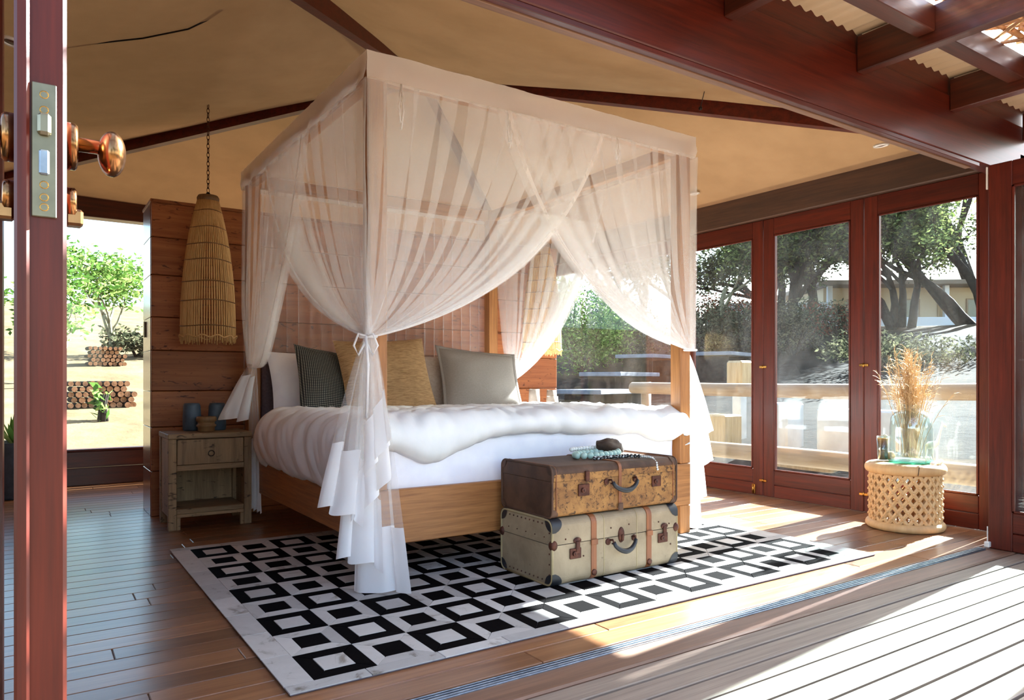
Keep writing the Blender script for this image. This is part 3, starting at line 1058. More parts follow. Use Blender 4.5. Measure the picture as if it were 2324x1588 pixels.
pillow('grey_pillow', 'grey linen pillow with flanged edge at the head of the bed', 0.60, 0.53, 0.16, (2.70, 4.45, 0.88), math.radians(60), -0.12, M['greylinen'], roll=math.radians(5), flange=0.07, seed=8)

# ------------------------------------------------------------------ mosquito net over the bed
net = thing('mosquito_net', 'sheer white mosquito net draped over the four-poster and tied at its posts', 'bed net', (0, 0, 0))
NX0, NX1, NY0, NY1 = BX0 - 0.022, BX1 + 0.022, BY0 - 0.022, BY1 + 0.022
NZT, NZB = 2.322, 2.195
rows = []
for j in range(31):
    r = []
    for i in range(31):
        u, v = i / 30, j / 30
        x, y = lerp(NX0, NX1, u), lerp(NY0, NY1, v)
        r.append((x, y, NZT - 0.05 * math.sin(PI * u) * math.sin(PI * v) + 0.004 * noise.noise(Vector((x * 4, y * 4, 1)))))
    rows.append(r)
MB().grid(rows).build('roof_sheet', M['net'], net)
def band(ax, fixed, a, b, out_):
    rows = []
    n = 90
    for k in range(4):
        z = lerp(NZT, NZB, k / 3)
        r = []
        for i in range(n + 1):
            s = lerp(a, b, i / n)
            w = 0.009 * noise.noise(Vector((s * 7, k * 0.7, fixed))) * k + 0.004 * noise.noise(Vector((s * 26, k * 0.5, fixed)))
            zz = z + 0.005 * noise.noise(Vector((s * 6, k, fixed + 3)))
            r.append((s, fixed + out_ * w, zz) if ax == 'x' else (fixed + out_ * w, s, zz))
        rows.append(r)
    MB().grid(rows).build('top_band', M['netband'], net)
band('x', NY0, NX0, NX1, -1)
band('x', NY1, NX0, NX1, 1)
band('y', NX0, NY0, NY1, -1)
band('y', NX1, NY0, NY1, 1)

def drape(A, B, T, Nn, n, seed, ccx=0.27, ccz=0.79, sp=0.04, bulge=0.0, rows_n=30, hem=True, fold=1.0):
    """curtain panel from top edge A-B gathered to the tie T; folds are real overlapping layers"""
    A, B, T, Nn = Vector(A), Vector(B), Vector(T), Vector(Nn)
    rr = random.Random(seed)
    amp = [rr.uniform(0.5, 1.5) for _ in range(n + 2)]
    ph = rr.random() * 6
    ax = (B - A).normalized()
    cols = n * 18
    def P(s, v):
        phs = 2 * PI * n * (s + 0.018 * math.sin(9 * s + ph))
        k = s * n
        i0 = min(int(k), n)
        am = lerp(amp[i0], amp[i0 + 1], k - int(k))
        Av = (1.3 + 3.2 * (1 - v) ** 1.2 + 5.0 * v ** 3) * am * fold
        u = s + Av * math.sin(phs) / (2 * PI * n)
        u = max(0.0, min(1.0, u))
        P0 = A.lerp(B, u)
        C = Vector((P0.x + ccx * (T.x - P0.x), P0.y + ccx * (T.y - P0.y), P0.z + ccz * (T.z - P0.z)))
        Te = T + ax * (u - 0.5) * sp
        Q = P0 * (1 - v) ** 2 + C * 2 * v * (1 - v) + Te * v * v
        o = (0.010 + 0.012 * math.sin(PI * v)) * math.cos(phs) * am + 0.015 * math.sin(PI * v) * noise.noise(Vector((u * 5, v * 3, seed)))
        o += bulge * math.sin(PI * v) * u
        return Q + Nn * o
    rows = []
    for j in range(rows_n + 1):
        v = j / rows_n
        rows.append([tuple(P(i / cols, v)) for i in range(cols + 1)])
    pn = MB().grid(rows).build('curtain_panel', M['net'], net)
    if hem:
        for s0, dn in ((0.66, 0.012), (0.80, -0.010), (0.90, 0.018)):
            gat = [[tuple(P(lerp(s0, 1.0, i / 60), j / rows_n) + Nn * (dn * math.sin(PI * j / rows_n))) for i in range(61)] for j in range(int(rows_n * 0.32), rows_n + 1)]
            MB().grid(gat).build('gather', M['net'], pn)
        rows = []
        for j in range(rows_n + 1):
            v = j / rows_n
            w = lerp(0.022, 0.03, v)
            e = P(1.0, v) + Nn * 0.004
            d = (P(1.0, v) - P(0.0, v))
            d = d.normalized() if d.length > 0.06 else ax
            rows.append([tuple(e - d * w), tuple(e)])
        MB().grid(rows).build('hem', M['hem'], pn)
    return pn

def tie(T, ax, dp, loops=True):
    T, ax, dp = Vector(T), Vector(ax), Vector(dp)
    mb = MB()
    ring = [T + ax * 0.034 * math.cos(a) + dp * 0.034 * math.sin(a) for a in [2 * PI * i / 16 for i in range(17)]]
    mb.tube(ring, 0.007, 6)
    if loops:
        for sg in (-1, 1):
            p = [T + dp * 0.04, T + ax * 0.03 * sg + dp * 0.05 + Vector((0, 0, 0.01)), T + ax * 0.05 * sg + dp * 0.05 + Vector((0, 0, -0.04)), T + ax * 0.03 * sg + dp * 0.05 + Vector((0, 0, -0.08)), T + dp * 0.045 + Vector((0, 0, -0.02))]
            mb.tube(p, 0.005, 5)
        mb.tube([T + dp * 0.045, T + dp * 0.06 + ax * 0.012 + Vector((0, 0, -0.12)), T + dp * 0.06 + ax * 0.006 + Vector((0, 0, -0.34))], 0.007, 5)
    return mb.build('tie_ribbon', M['cotton'], net)

ZT = NZB + 0.006
# front (foot) side
TFL = (1.208, BY0 - 0.045, 1.085)
TFR = (3.175, BY0 - 0.045, 1.075)
drape((NX0, NY0, ZT), (2.53, NY0 - 0.004, ZT), TFL, (0, -1, 0), 11, 1)
drape((NX1, NY0 - 0.008, ZT), (1.86, NY0 - 0.012, ZT), TFR, (0, -1, 0), 11, 2, ccx=0.22, ccz=0.80)
# knob-wall side
TBL = (BX0 - 0.03, 4.80, 1.00)
drape((NX0, NY0, ZT), (NX0, 4.50, ZT), TFL, (-1, 0, 0), 10, 3, ccx=0.25, ccz=0.78)
drape((NX0, NY1, ZT), (NX0 - 0.006, 3.70, ZT), TBL, (-1, 0, 0), 9, 4, ccx=-0.02, ccz=1.16, bulge=0.10)
# glass-door side
TBR = (BX1 + 0.02, 4.86, 0.90)
drape((NX1, NY0, ZT), (NX1, 4.25, ZT), (3.215, BY0 - 0.02, 1.075), (1, 0, 0), 9, 5, ccx=0.25, ccz=0.8)
drape((NX1, NY1, ZT), (NX1 + 0.006, 3.75, ZT), TBR, (1, 0, 0), 10, 6, ccx=0.25, ccz=0.75)
# head side: straight pleats
def straight(x0, x1, y_, z0, z1, n, seed):
    rr = random.Random(seed)
    amp = [rr.uniform(0.5, 1.6) for _ in range(n + 2)]
    cols = n * 16
    rows = []
    for j in range(15):
        v = j / 14
        row = []
        for i in range(cols + 1):
            s = i / cols
            k = s * n
            am = lerp(amp[int(k)], amp[int(k) + 1], k - int(k))
            ph_ = 2 * PI * k
            u = max(0, min(1, s + am * 1.7 * (1 - 0.4 * v) * math.sin(ph_) / (2 * PI * n)))
            row.append((lerp(x0, x1, u), y_ + (0.012 + 0.01 * v) * math.cos(ph_), lerp(z0, z1, v)))
        rows.append(row)
    MB().grid(rows).build('curtain_panel', M['net'], net)
straight(NX0 + 0.02, 2.3, NY1 + 0.002, ZT, 0.45, 13, 7)
straight(2.15, NX1 - 0.02, NY1 + 0.012, ZT, 0.45, 13, 8)

CR = (0.832, -0.555, 0)
CT = (-0.555, -0.832, 0)
def fan(T, ax, dp, L, R_, off, nf, solid, seed, amp=0.022):
    """one gathered sheet hanging from a tie: L and R_ are (sideways, height) of its lower corners"""
    T, ax, dp = Vector(T), Vector(ax), Vector(dp)
    rr = random.Random(seed)
    k1 = rr.random() * 6
    cols = nf * 14
    V1, V2 = 14, 8
    rows = []
    for j in range(V1 + V2 + 1):
        row = []
        for i in range(cols + 1):
            s = i / cols
            fz = nf * 2 * PI * (s + 0.10 * math.sin(4.1 * s + k1) + 0.03 * math.sin(13 * s + 2 * k1)) + k1
            aE, zE = lerp(L[0], R_[0], s), lerp(L[1], R_[1], s) + 0.010 * math.sin(fz)
            zE = max(zE, 0.013)
            zm = zE + solid
            z = lerp(T.z, zm, j / V1) if j <= V1 else lerp(zm, zE, (j - V1) / V2)
            v = (T.z - z) / max(T.z - zE, 0.05)
            g = v ** 0.85
            u = s + 1.5 * math.sin(fz) / (nf * 2 * PI)
            u = max(0, min(1, u))
            a = lerp(L[0], R_[0], u) * g + (u - 0.5) * 0.05 * (1 - v)
            d_ = off * g + amp * (0.25 + v) * math.cos(fz) * (0.6 + 0.7 * noise.noise(Vector((s * 4, 1.0, seed * 1.3)))) + 0.016 * v * noise.noise(Vector((s * 5, v * 4, seed)))
            row.append(tuple(T + ax * a + dp * d_ + Vector((0, 0, z - T.z))))
        rows.append(row)
    o = MB()
    o.grid(rows[:V1 + 1], 0)
    o.grid(rows[V1:], 1)
    return o.build('tail', [M['net'], M['cotton']], net)
fan(TFL, CR, CT, (-0.075, 0.0), (0.19, 0.014), 0.055, 2, 0.27, 21, 0.034)
fan(TFL, CR, CT, (-0.12, 0.17), (0.10, 0.11), 0.085, 2, 0.30, 22)
fan(TFL, CR, CT, (-0.19, 0.39), (0.025, 0.31), 0.125, 2, 0.26, 23)
fan(TFL, CR, CT, (0.0, 0.50), (0.125, 0.67), 0.125, 2, 0.20, 24, 0.018)
fan(TFL, CR, CT, (-0.06, 0.30), (0.11, 0.50), 0.105, 2, 0.18, 25)
tie((TFL[0] - 0.015, TFL[1] - 0.02, TFL[2]), CR, CT)
TRT = (3.262, 3.03, 1.07)
fan(TRT, CR, CT, (0.0, 0.50), (0.185, 0.61), 0.0, 3, 0.22, 31, 0.012)
fan(TRT, CR, CT, (0.0, 0.32), (0.190, 0.43), -0.03, 3, 0.22, 32, 0.012)
fan(TRT, CR, CT, (0.0, 0.12), (0.150, 0.21), -0.05, 3, 0.30, 33, 0.012)
fan(TRT, CR, CT, (-0.02, 0.0), (0.120, 0.02), -0.065, 3, 0.40, 34, 0.014)
tie(TFR, (1, 0, 0), (0, -1, 0), loops=False)
fan(TBL, CR, CT, (-0.22, 0.66), (-0.02, 0.64), 0.03, 2, 0.28, 41, 0.03)
fan(TBL, CR, CT, (-0.03, 0.08), (0.06, 0.05), 0.0, 3, 0.45, 42, 0.02)
tie(TBL, (0, 1, 0), (-1, 0, 0), loops=False)
fan(TBR, CR, CT, (-0.03, 0.55), (0.13, 0.50), 0.02, 3, 0.30, 43, 0.02)
fan(TBR, CR, CT, (-0.05, 0.05), (0.10, 0.05), 0.0, 3, 0.45, 44, 0.02)
tie(TBR, (0, 1, 0), (1, 0, 0), loops=False)
# small hanging tie tapes under the band
for (x, y, L) in ((1.36, NY0 - 0.012, 0.20), (1.93, NY0 - 0.014, 0.18), (2.62, NY0 - 0.014, 0.14)):
    MB().tube([(x, y, ZT), (x + 0.01, y - 0.004, ZT - L * 0.6), (x, y - 0.002, ZT - L)], 0.0035, 5).tube([(x, y, ZT), (x - 0.012, y - 0.004, ZT - L * 0.5), (x - 0.004, y - 0.002, ZT - L * 0.85)], 0.0035, 5).build('tie_tape', M['cotton'], net)

# ------------------------------------------------------------------ nightstands
def nightstand(loc, label, group):
    W_, D_, H_ = 0.48, 0.36, 0.578
    n = thing('nightstand', label, 'nightstand', loc, group=group)
    lg = 0.045
    for xa in (0, W_ - lg):
        for ya in (0, D_ - lg):
            bx('leg', n, M['rusticZ'], xa, xa + lg, ya, ya + lg, 0, H_ - 0.032, 0.003)
    bx('top', n, M['rusticX'], -0.004, W_ + 0.004, -0.004, D_, H_ - 0.031, H_, 0.004)
    for xa in (0.006, W_ - 0.022):
        bx('side_panel', n, M['rusticZ'], xa, xa + 0.016, lg + 0.001, D_ - lg - 0.001, 0.075, H_ - 0.033, 0.002)
    bx('back_panel', n, M['rusticZ'], lg, W_ - lg, D_ - 0.022, D_ - 0.008, 0.075, H_ - 0.033, 0.002)
    bx('shelf', n, M['rusticX'], lg + 0.001, W_ - lg - 0.001, 0.003, D_ - 0.024, 0.095, 0.125, 0.003)
    bx('foot_rail', n, M['rusticX'], lg + 0.001, W_ - lg - 0.001, 0.004, 0.03, 0.075, 0.094, 0.002)
    for xa in (lg + 0.001, W_ - lg - 0.022):
        bx('foot_block', n, M['rusticZ'], xa, xa + 0.021, 0.004, 0.03, 0.0, 0.074, 0.002)
    bx('cross_rail', n, M['rusticX'], lg + 0.001, W_ - lg - 0.001, 0.002, 0.03, 0.355, 0.388, 0.002)
    dr = bx('drawer', n, M['rusticZ'], lg + 0.004, W_ - lg - 0.004, 0.004, D_ - 0.05, 0.391, H_ - 0.036, 0.002)
    MB().torus((0, 0, 0), 0.017, 0.0025, 24, 8, mat=Matrix.Rotation(PI / 2, 4, 'X')).build('ring_pull', M['darkmetal'], dr, (0.0, -D_ / 2 + 0.018, -0.012))
    return n
nightstand((0.69, 4.72, 0), 'reclaimed wood nightstand with ring-pull drawer and open shelf below the clear-hung pendant', 'bedside nightstands')
nightstand((3.40, 4.72, 0), 'reclaimed wood nightstand on the glass-door side of the bed holding three grey cups', 'bedside nightstands')
NZ = 0.5785
M['bluestone'] = plain('blue_grey_glaze', '#33414d', 0.6, c2='#46586a', scale=12, bump=0.2)
M['turned'] = wood('turned_wood', '#5b4026', '#8a6840', 'Z', 0.6, vary=0.05, grain=12)
M['greycup'] = plain('grey_ceramic', '#77685c', 0.7, c2='#9a8c80', scale=10, bump=0.1)
def holder(x, y, label, r=0.052, h=0.175):
    o = MB().lathe([(r * 0.93, 0), (r * 1.04, 0.01), (r * 1.06, h * 0.5), (r * 0.98, h * 0.9), (r * 0.86, h), (r * 0.78, h), (r * 0.80, h * 0.85), (r * 0.78, h * 0.5)], 28).build('candle_holder', M['bluestone'], None, (x, y, NZ))
    tag(o, label, 'candle holder', 'blue grey holders')
holder(0.868, 5.00, 'blue-grey cylindrical candle holder on the nightstand, nearer the window')
holder(1.018, 4.985, 'blue-grey cylindrical candle holder on the nightstand, nearer the bed')
o = MB().lathe([(0.045, 0), (0.05, 0.008), (0.05, 0.028), (0.058, 0.034), (0.058, 0.044), (0.05, 0.048), (0.05, 0.062), (0.06, 0.068), (0.06, 0.088), (0.055, 0.096), (0.03, 0.094)], 28).build('turned_bowl', M['turned'], None, (0.925, 4.845, NZ))
tag(o, 'small stacked turned wooden bowl between the blue-grey candle holders', 'bowl')
for i, (x, y, h, r, lb) in enumerate(((3.46, 4.86, 0.25, 0.045, 'tall dark grey cup nearest the net tail on the far nightstand'), (3.69, 4.93, 0.24, 0.043, 'tall brown-grey cup beside the partition end'), (3.60, 4.80, 0.19, 0.050, 'short grey-brown cup in front of the taller cups'))):
    o = MB().lathe([(r * 0.85, 0), (r * 1.05, 0.01), (r * 1.1, h * 0.4), (r * 0.95, h), (r * 0.87, h), (r * 0.95, h * 0.6), (r * 0.9, 0.02)], 24).build('ceramic_cup', M['greycup'], None, (x, y, NZ))
    tag(o, lb, 'cup', 'cups on the far nightstand')

# ------------------------------------------------------------------ pendant lamps of reed
def pendant(loc, top_z, label):
    p = thing('pendant_lamp', label, 'pendant lamp', loc, group='reed pendant lamps')
    prof = [(0.0, 0.165), (0.10, 0.163), (0.25, 0.160), (0.40, 0.150), (0.55, 0.134), (0.68, 0.115), (0.80, 0.090), (0.88, 0.072), (0.93, 0.058)]
    def rad(z):
        for (a, ra), (b, rb) in zip(prof, prof[1:]):
            if a <= z <= b:
                return lerp(ra, rb, (z - a) / (b - a))
        return prof[-1][1]
    rr = random.Random(5)
    mb = MB()
    for i in range(66):
        a0 = 2 * PI * i / 66
        z0 = rr.uniform(-0.012, 0.012)
        pts = []
        for k in range(9):
            z = lerp(z0, 0.925, k / 8)
            a = a0 + rr.uniform(-0.008, 0.008)
            r = rad(max(0, z)) * (1 + rr.uniform(-0.012, 0.012))
            pts.append((r * math.cos(a), r * math.sin(a), z))
        mb.tube(pts, 0.0040, 5)
    mb.build('reed_shade', M['reed'], p, kind='stuff')
    for z in (0.10, 0.26, 0.38, 0.52, 0.62, 0.73, 0.84):
        ring = [(rad(z) * 1.02 * math.cos(a), rad(z) * 1.02 * math.sin(a), z + 0.004 * math.sin(3 * a)) for a in [2 * PI * i / 40 for i in range(41)]]
        MB().tube(ring, 0.0035, 5).build('binding_cord', M['turned'], p)
    ring = [((0.171 + 0.004 * math.sin(12 * a)) * math.cos(a), (0.171 + 0.004 * math.sin(12 * a)) * math.sin(a), 0.035 + 0.008 * math.sin(12 * a)) for a in [2 * PI * i / 80 for i in range(81)]]
    MB().tube(ring, 0.005, 5).build('bottom_plait', M['reed'], p)
    MB().lathe([(0.066, 0.90), (0.068, 0.93), (0.060, 0.945), (0.02, 0.945)], 28).build('cap', M['turned'], p)
    MB().lathe([(0.012, 0.945), (0.012, 0.965), (0.004, 0.97)], 12).build('hanger', M['darkmetal'], p)
    z = 0.966
    cl = MB().torus((0, 0, 0), 0.0120, 0.0026, 12, 6, mat=Matrix.Diagonal((0.72, 1.45, 1, 1))).mesh('chain_link', M['rust'])
    k = 0
    while loc[2] + z < top_z:
        part('chain_link', cl, p, (0, 0, z + 0.015), (PI / 2, 0, 0.3 + (k % 2) * PI / 2))
        z += 0.0285
        k += 1
pendant((0.962, 4.98, 1.145), 2.68, 'tall tapered reed pendant lamp hanging above the nightstand with the drawer ring')
pendant((3.625, 4.98, 1.118), 2.62, 'tall tapered reed pendant lamp half hidden behind the net, lit by the glass doors')

# ------------------------------------------------------------------ suitcases
def rrect(y0, y1, z0, z1, r, n=6):
    pts = []
    for cy_, cz_, a0 in ((y1 - r, z0 + r, -PI / 2), (y1 - r, z1 - r, 0), (y0 + r, z1 - r, PI / 2), (y0 + r, z0 + r, PI)):
        for k in range(n + 1):
            a = a0 + PI / 2 * k / n
            pts.append((cy_ + r * math.cos(a), cz_ + r * math.sin(a)))
    return pts
def clip_z(pts, zc, above):
    out = []
    n = len(pts)
    for i in range(n):
        p, q = pts[i], pts[(i + 1) % n]
        ip = (p[1] >= zc) == above
        iq = (q[1] >= zc) == above
        if ip:
            out.append(p)
        if ip != iq:
            t = (zc - p[1]) / (q[1] - p[1])
            out.append((lerp(p[0], q[0], t), zc))
    return out
def extr(mb, pts, x0, x1, mi=0, caps=True):
    n = len(pts)
    vs = [(x0, *p) for p in pts] + [(x1, *p) for p in pts]
    fs = [(i, (i + 1) % n, n + (i + 1) % n, n + i) for i in range(n)]
    if caps:
        fs += [tuple(range(n))[::-1], tuple(range(n, 2 * n))]
    mb.add(vs, fs, mi, False)
    return mb
def arc_handle(par, x, z, w, drop, r, mat, out_=0.03, shape='arc'):
    pts = []
    for i in range(17):
        t = i / 16
        pts.append((x + (t - 0.5) * w, -out_ - 0.012 * math.sin(PI * t), z - drop * math.sin(PI * t) ** 0.6))
    MB().tube(pts, [r * (0.75 + 0.35 * math.sin(PI * i / 16)) for i in range(17)], 10).build('handle', mat, par)
    for sx in (-1, 1):
        MB().tube([(x + sx * w / 2, 0.0, z + 0.006), (x + sx * w / 2, -out_ * 0.7, z + 0.010), (x + sx * w / 2, -out_, z - 0.002), (x + sx * w / 2, -out_ * 0.6, z - 0.008)], 0.0045, 8).lathe([(0.015, 0), (0.015, 0.004), (0.010, 0.007)], 18, mat=Matrix.Translation((x + sx * w / 2 - sx * -0.012, 0, z)) @ Matrix.Rotation(PI / 2, 4, 'X')).build('handle_mount', M['rust'], par)

def case_mat(name, c1, c2, stain, thr, sc=7.0):
    m, nt, out = new_mat(name)
    b = principled(nt, out, 0.62, 0, 0.3)
    vec, _ = coords(nt, (1, 1, 1))
    n1 = noise_tex(nt, vec, sc, 6, 0.6, 0.3)
    n2 = noise_tex(nt, vec, 42, 5, 0.75, 0.5)
    base = ramp(nt, n1, [(0.35, lin(c1)), (0.65, lin(c2))])
    f = ramp(nt, n2, [(thr, (0, 0, 0, 1)), (thr + 0.09, (1, 1, 1, 1))])
    nt.links.new(mixc(nt, f, base, lin(stain)), b.inputs['Base Color'])
    add_bump(nt, b, n2, 0.2, 0.002)
    return m
M['case_tan'] = case_mat('worn_tan_leather', '#6b4524', '#a0733f', '#432b17', 0.52, 9.0)
M['case_dark'] = case_mat('worn_brown_leather', '#3e2a1e', '#5b4030', '#6d4d30', 0.66)
M['case_canvas'] = case_mat('beige_case_canvas', '#83725a', '#9d8b70', '#5f4f3a', 0.64)
M['case_canvas2'] = case_mat('olive_case_canvas', '#8a7a58', '#9d8c69', '#5d5038', 0.66)
M['strap'] = wood('strap_leather', '#5e3219', '#96592f', 'Z', 0.5, vary=0.05, grain=16)
M['corner'] = plain('black_leather_corner', '#111318', 0.5, c2='#1c1f26', scale=20, bump=0.1)
M['thread'] = plain('frayed_piping', '#8b6a44', 0.8)

CW, CD = 0.755, 0.405
lc = thing('suitcase', 'beige canvas vintage suitcase with two leather straps and black corners on the rug', 'suitcase', (1.868, 2.488, 0.0105), 0.0, 'stacked suitcases')
H1 = 0.288
P1 = rrect(0, CD, 0, H1, 0.035)
seam = 0.178
extr(MB(), clip_z(P1, seam - 0.0015, False), 0, CW).build('body', M['case_canvas'], lc)
extr(MB(), clip_z(P1, seam + 0.0015, True), 0, CW).build('lid', M['case_canvas'], lc)
extr(MB(), clip_z(clip_z(rrect(0.004, CD - 0.004, 0.004, H1 - 0.004, 0.03), seam + 0.004, False), seam - 0.004, True), 0.004, CW - 0.004).build('seam', M['darkmetal'], lc)
for x in (0, CW):
    pts = [(x, *p) for p in rrect(0.003, CD - 0.003, 0.003, H1 - 0.003, 0.035)]
    MB().tube(pts + [pts[0]], 0.006, 6).build('edge_piping', M['case_canvas2'], lc)
def strap_loop(par, x, w, H_, D_, mat, th=0.004, r=0.035):
    o = rrect(-th, D_ + th, -0.001, H_ + th, r + th)
    i_ = rrect(0.0, D_, 0.0, H_, r)
    n = len(o)
    vs = [(x - w / 2, *p) for p in o] + [(x + w / 2, *p) for p in o] + [(x - w / 2, *p) for p in i_] + [(x + w / 2, *p) for p in i_]
    fs = []
    for k in range(n):
        q = (k + 1) % n
        fs += [(k, q, n + q, n + k), (k, 2 * n + k, 2 * n + q, q), (n + k, n + q, 3 * n + q, 3 * n + k)]
    return MB().add(vs, fs, 0, False).build('strap', mat, par)
for x in (0.228, 0.566):
    s = strap_loop(lc, x, 0.030, H1, CD, M['strap'])
    MB().box(x - 0.019, x + 0.019, -0.011, -0.003, seam - 0.02, seam + 0.005, 0.002).build('keeper', M['strap'], s)
    MB().lathe([(0.014, 0), (0.014, 0.004), (0.009, 0.006)], 16, mat=Matrix.Translation((x, -0.004, 0.035)) @ Matrix.Rotation(PI / 2, 4, 'X')).build('strap_stud', M['rust'], s)
for x in (0.29, 0.49):
    strap_loop(lc, x, 0.004, H1, CD, M['case_canvas2'], 0.0012)
def corner_cap(par, mirx, miry, mirz, mat, size=0.052, r=0.035, o=0.003, W_=CW, D_=CD, H_=H1):
    arc = []
    n = 12
    for k in range(n + 1):            # runs from the top face round the edge onto the front face
        t = lerp(-1, 1, k / n)
        L = size + 0.004
        lin_ = L - r
        q = (t + 1) / 2 * (2 * lin_ + (r + o) * PI / 2)
        if q < lin_:
            arc.append((r + lin_ - q, -o))
        elif q > lin_ + (r + o) * PI / 2:
            arc.append((-o, r + (q - lin_ - (r + o) * PI / 2)))
        else:
            a_ = (q - lin_) / (r + o)
            arc.append((r - (r + o) * math.sin(a_), r - (r + o) * math.cos(a_)))
    rows = [[(-o, y_, z_) for y_, z_ in arc]]
    for j in range(1, 6):
        rows.append([(lerp(-o, size * math.sqrt(max(0.0, 1 - 0.93 * lerp(-1, 1, k / n) ** 2)), j / 5), arc[k][0], arc[k][1]) for k in range(n + 1)])
    mb = MB()
    mb.grid(rows)
    c0 = [(-o, y_, z_) for y_, z_ in arc]
    back = []
    for k in range(1, 8):
        a_ = PI / 2 * k / 8
        back.append((-o, size * math.sin(a_) * 0.9 + 0.006 , size * math.cos(a_) * 0.9 + 0.006))
    poly = c0 + back
    mb.add(poly, [tuple(range(len(poly)))], 0, False)
    mb.v = [((W_ - x_ if mirx else x_), (D_ - y_ if miry else y_), (H_ - z_ if mirz else z_)) for x_, y_, z_ in mb.v]
    return mb.build('corner_cap', mat, par)
for mx_ in (0, 1):
    for my_ in (0, 1):
        for mz_ in (0, 1):
            corner_cap(lc, mx_, my_, mz_, M['corner'])
        x = CW if mx_ else 0
        yy = CD if my_ else 0
        MB().sphere((x + (-0.008 if mx_ else 0.008), yy + (-0.008 if my_ else 0.008), seam), (0.020, 0.020, 0.024), 16, 10).build('seam_cap', M['rust'], lc)
st = MB()
for k in range(11):
    t = (k + 0.7) / 11.4
    for z in (0.022, H1 - 0.022):
        st.sphere((-0.001, 0.02 + t * (CD - 0.04), z), 0.0038, 8, 6)
for k in range(5):
    st.sphere((-0.001, 0.022, 0.05 + k * 0.045), 0.0038, 8, 6)
    st.sphere((-0.001, 0.06 + k * 0.07, seam + 0.03), 0.003, 8, 6)
for x, z in ((0.07, 0.20), (0.10, 0.12), (0.17, 0.115), (0.33, 0.22), (0.44, 0.225), (0.63, 0.215), (0.70, 0.20), (0.71, 0.10)):
    st.sphere((x, -0.001, z), 0.0038, 8, 6)
st.build('rivets', M['rust'], lc, kind='stuff')
def lock(par, x, z, w=0.062, h=0.045, hasp=True, zs=None):
    l = MB().box(x - w / 2, x + w / 2, -0.008, 0.0, z - h / 2, z + h / 2, 0.002)
    l.lathe([(0.011, 0), (0.011, 0.005), (0.008, 0.007)], 16, mat=Matrix.Translation((x - w * 0.12, -0.008, z)) @ Matrix.Rotation(PI / 2, 4, 'X'))
    l = l.build('lock', M['rust'], par)
    MB().box(x - w * 0.12 - 0.0015, x - w * 0.12 + 0.0015, -0.0162, -0.0145, z - 0.006, z + 0.004, 0).build('keyhole', M['darkmetal'], l)
    if hasp:
        MB().box(x + 0.0, x + w * 0.36, -0.012, -0.002, z - h * 0.1, z + h * 0.5 + 0.03, 0.003).lathe([(0.014, 0), (0.014, 0.004)], 16, mat=Matrix.Translation((x + w * 0.17, -0.002, z + h * 0.5 + 0.032)) @ Matrix.Rotation(PI / 2, 4, 'X') @ Matrix.Diagonal((1.5, 1, 1, 1))).build('hasp', M['rust'], l)
lock(lc, 0.122, seam - 0.045)
lock(lc, 0.655, seam - 0.040)
arc_handle(lc, 0.392, seam - 0.018, 0.135, 0.045, 0.011, M['corner'], 0.028)
MB().sphere((0.392, 0.0, seam + 0.004), (0.019, 0.010, 0.036), 16, 12).box(0.386, 0.398, -0.016, -0.004, seam - 0.022, seam + 0.008, 0.003).build('centre_catch', M['rust'], lc)

uc = thing('suitcase', 'worn brown and tan leather vintage suitcase stacked on the beige suitcase', 'suitcase', (1.872, 2.498, 0.3035), math.radians(-0.6), 'stacked suitcases')
H2, s2 = 0.222, 0.158
UW, UD = 0.748, 0.40
P2 = rrect(0, UD, 0, H2, 0.028)
low = clip_z(P2, s2 - 0.001, False)
mb = extr(MB(), low, 0, UW, 0)
mb.m[-2] = 1
mb.m[-1] = 1
mb.build('body', [M['case_tan'], M['case_dark']], uc)
extr(MB(), clip_z(P2, s2 + 0.001, True), 0, UW).build('lid', M['case_dark'], uc)
extr(MB(), clip_z(rrect(-0.001, 0.2, s2 - 0.004, s2 + 0.03, 0.0005), s2 + 0.0, True), 0.01, UW - 0.01).build('lid_lip', M['case_tan'], uc)
for x in (0.0, UW):
    pts = [(x, *p) for p in rrect(-0.001, UD + 0.001, -0.0, H2 + 0.001, 0.03)]
    MB().tube(pts + [pts[0]], 0.0055, 6).build('edge_piping', M['case_dark'], uc)
    xo = x + (0.022 if x == 0 else -0.022)
    pts = [(xo, *p) for p in rrect(-0.001, UD + 0.001, -0.0, H2 + 0.001, 0.03)]
    MB().tube(pts + [pts[0]], 0.003, 6).build('edge_piping', M['strap'], uc)
for mx_ in (0, 1):
    for my_ in (0, 1):
        for mz_ in (0, 1):
            corner_cap(uc, mx_, my_, mz_, M['case_dark'], 0.034, 0.028, 0.003, UW, UD, H2)
s = strap_loop(uc, 0.385, 0.017, H2, UD, M['strap'], 0.004, 0.028)
MB().box(0.370, 0.400, -0.012, -0.003, 0.0, 0.035, 0.004).build('strap_end', M['case_dark'], s)
lock(uc, 0.172, 0.112, 0.062, 0.052, False)
lock(uc, 0.612, 0.118, 0.058, 0.050, False)
MB().box(0.178, 0.202, -0.012, 0.0, 0.150, 0.195, 0.003).build('hasp', M['rust'], uc)
arc_handle(uc, 0.392, 0.138, 0.150, 0.040, 0.011, M['corner'], 0.032)

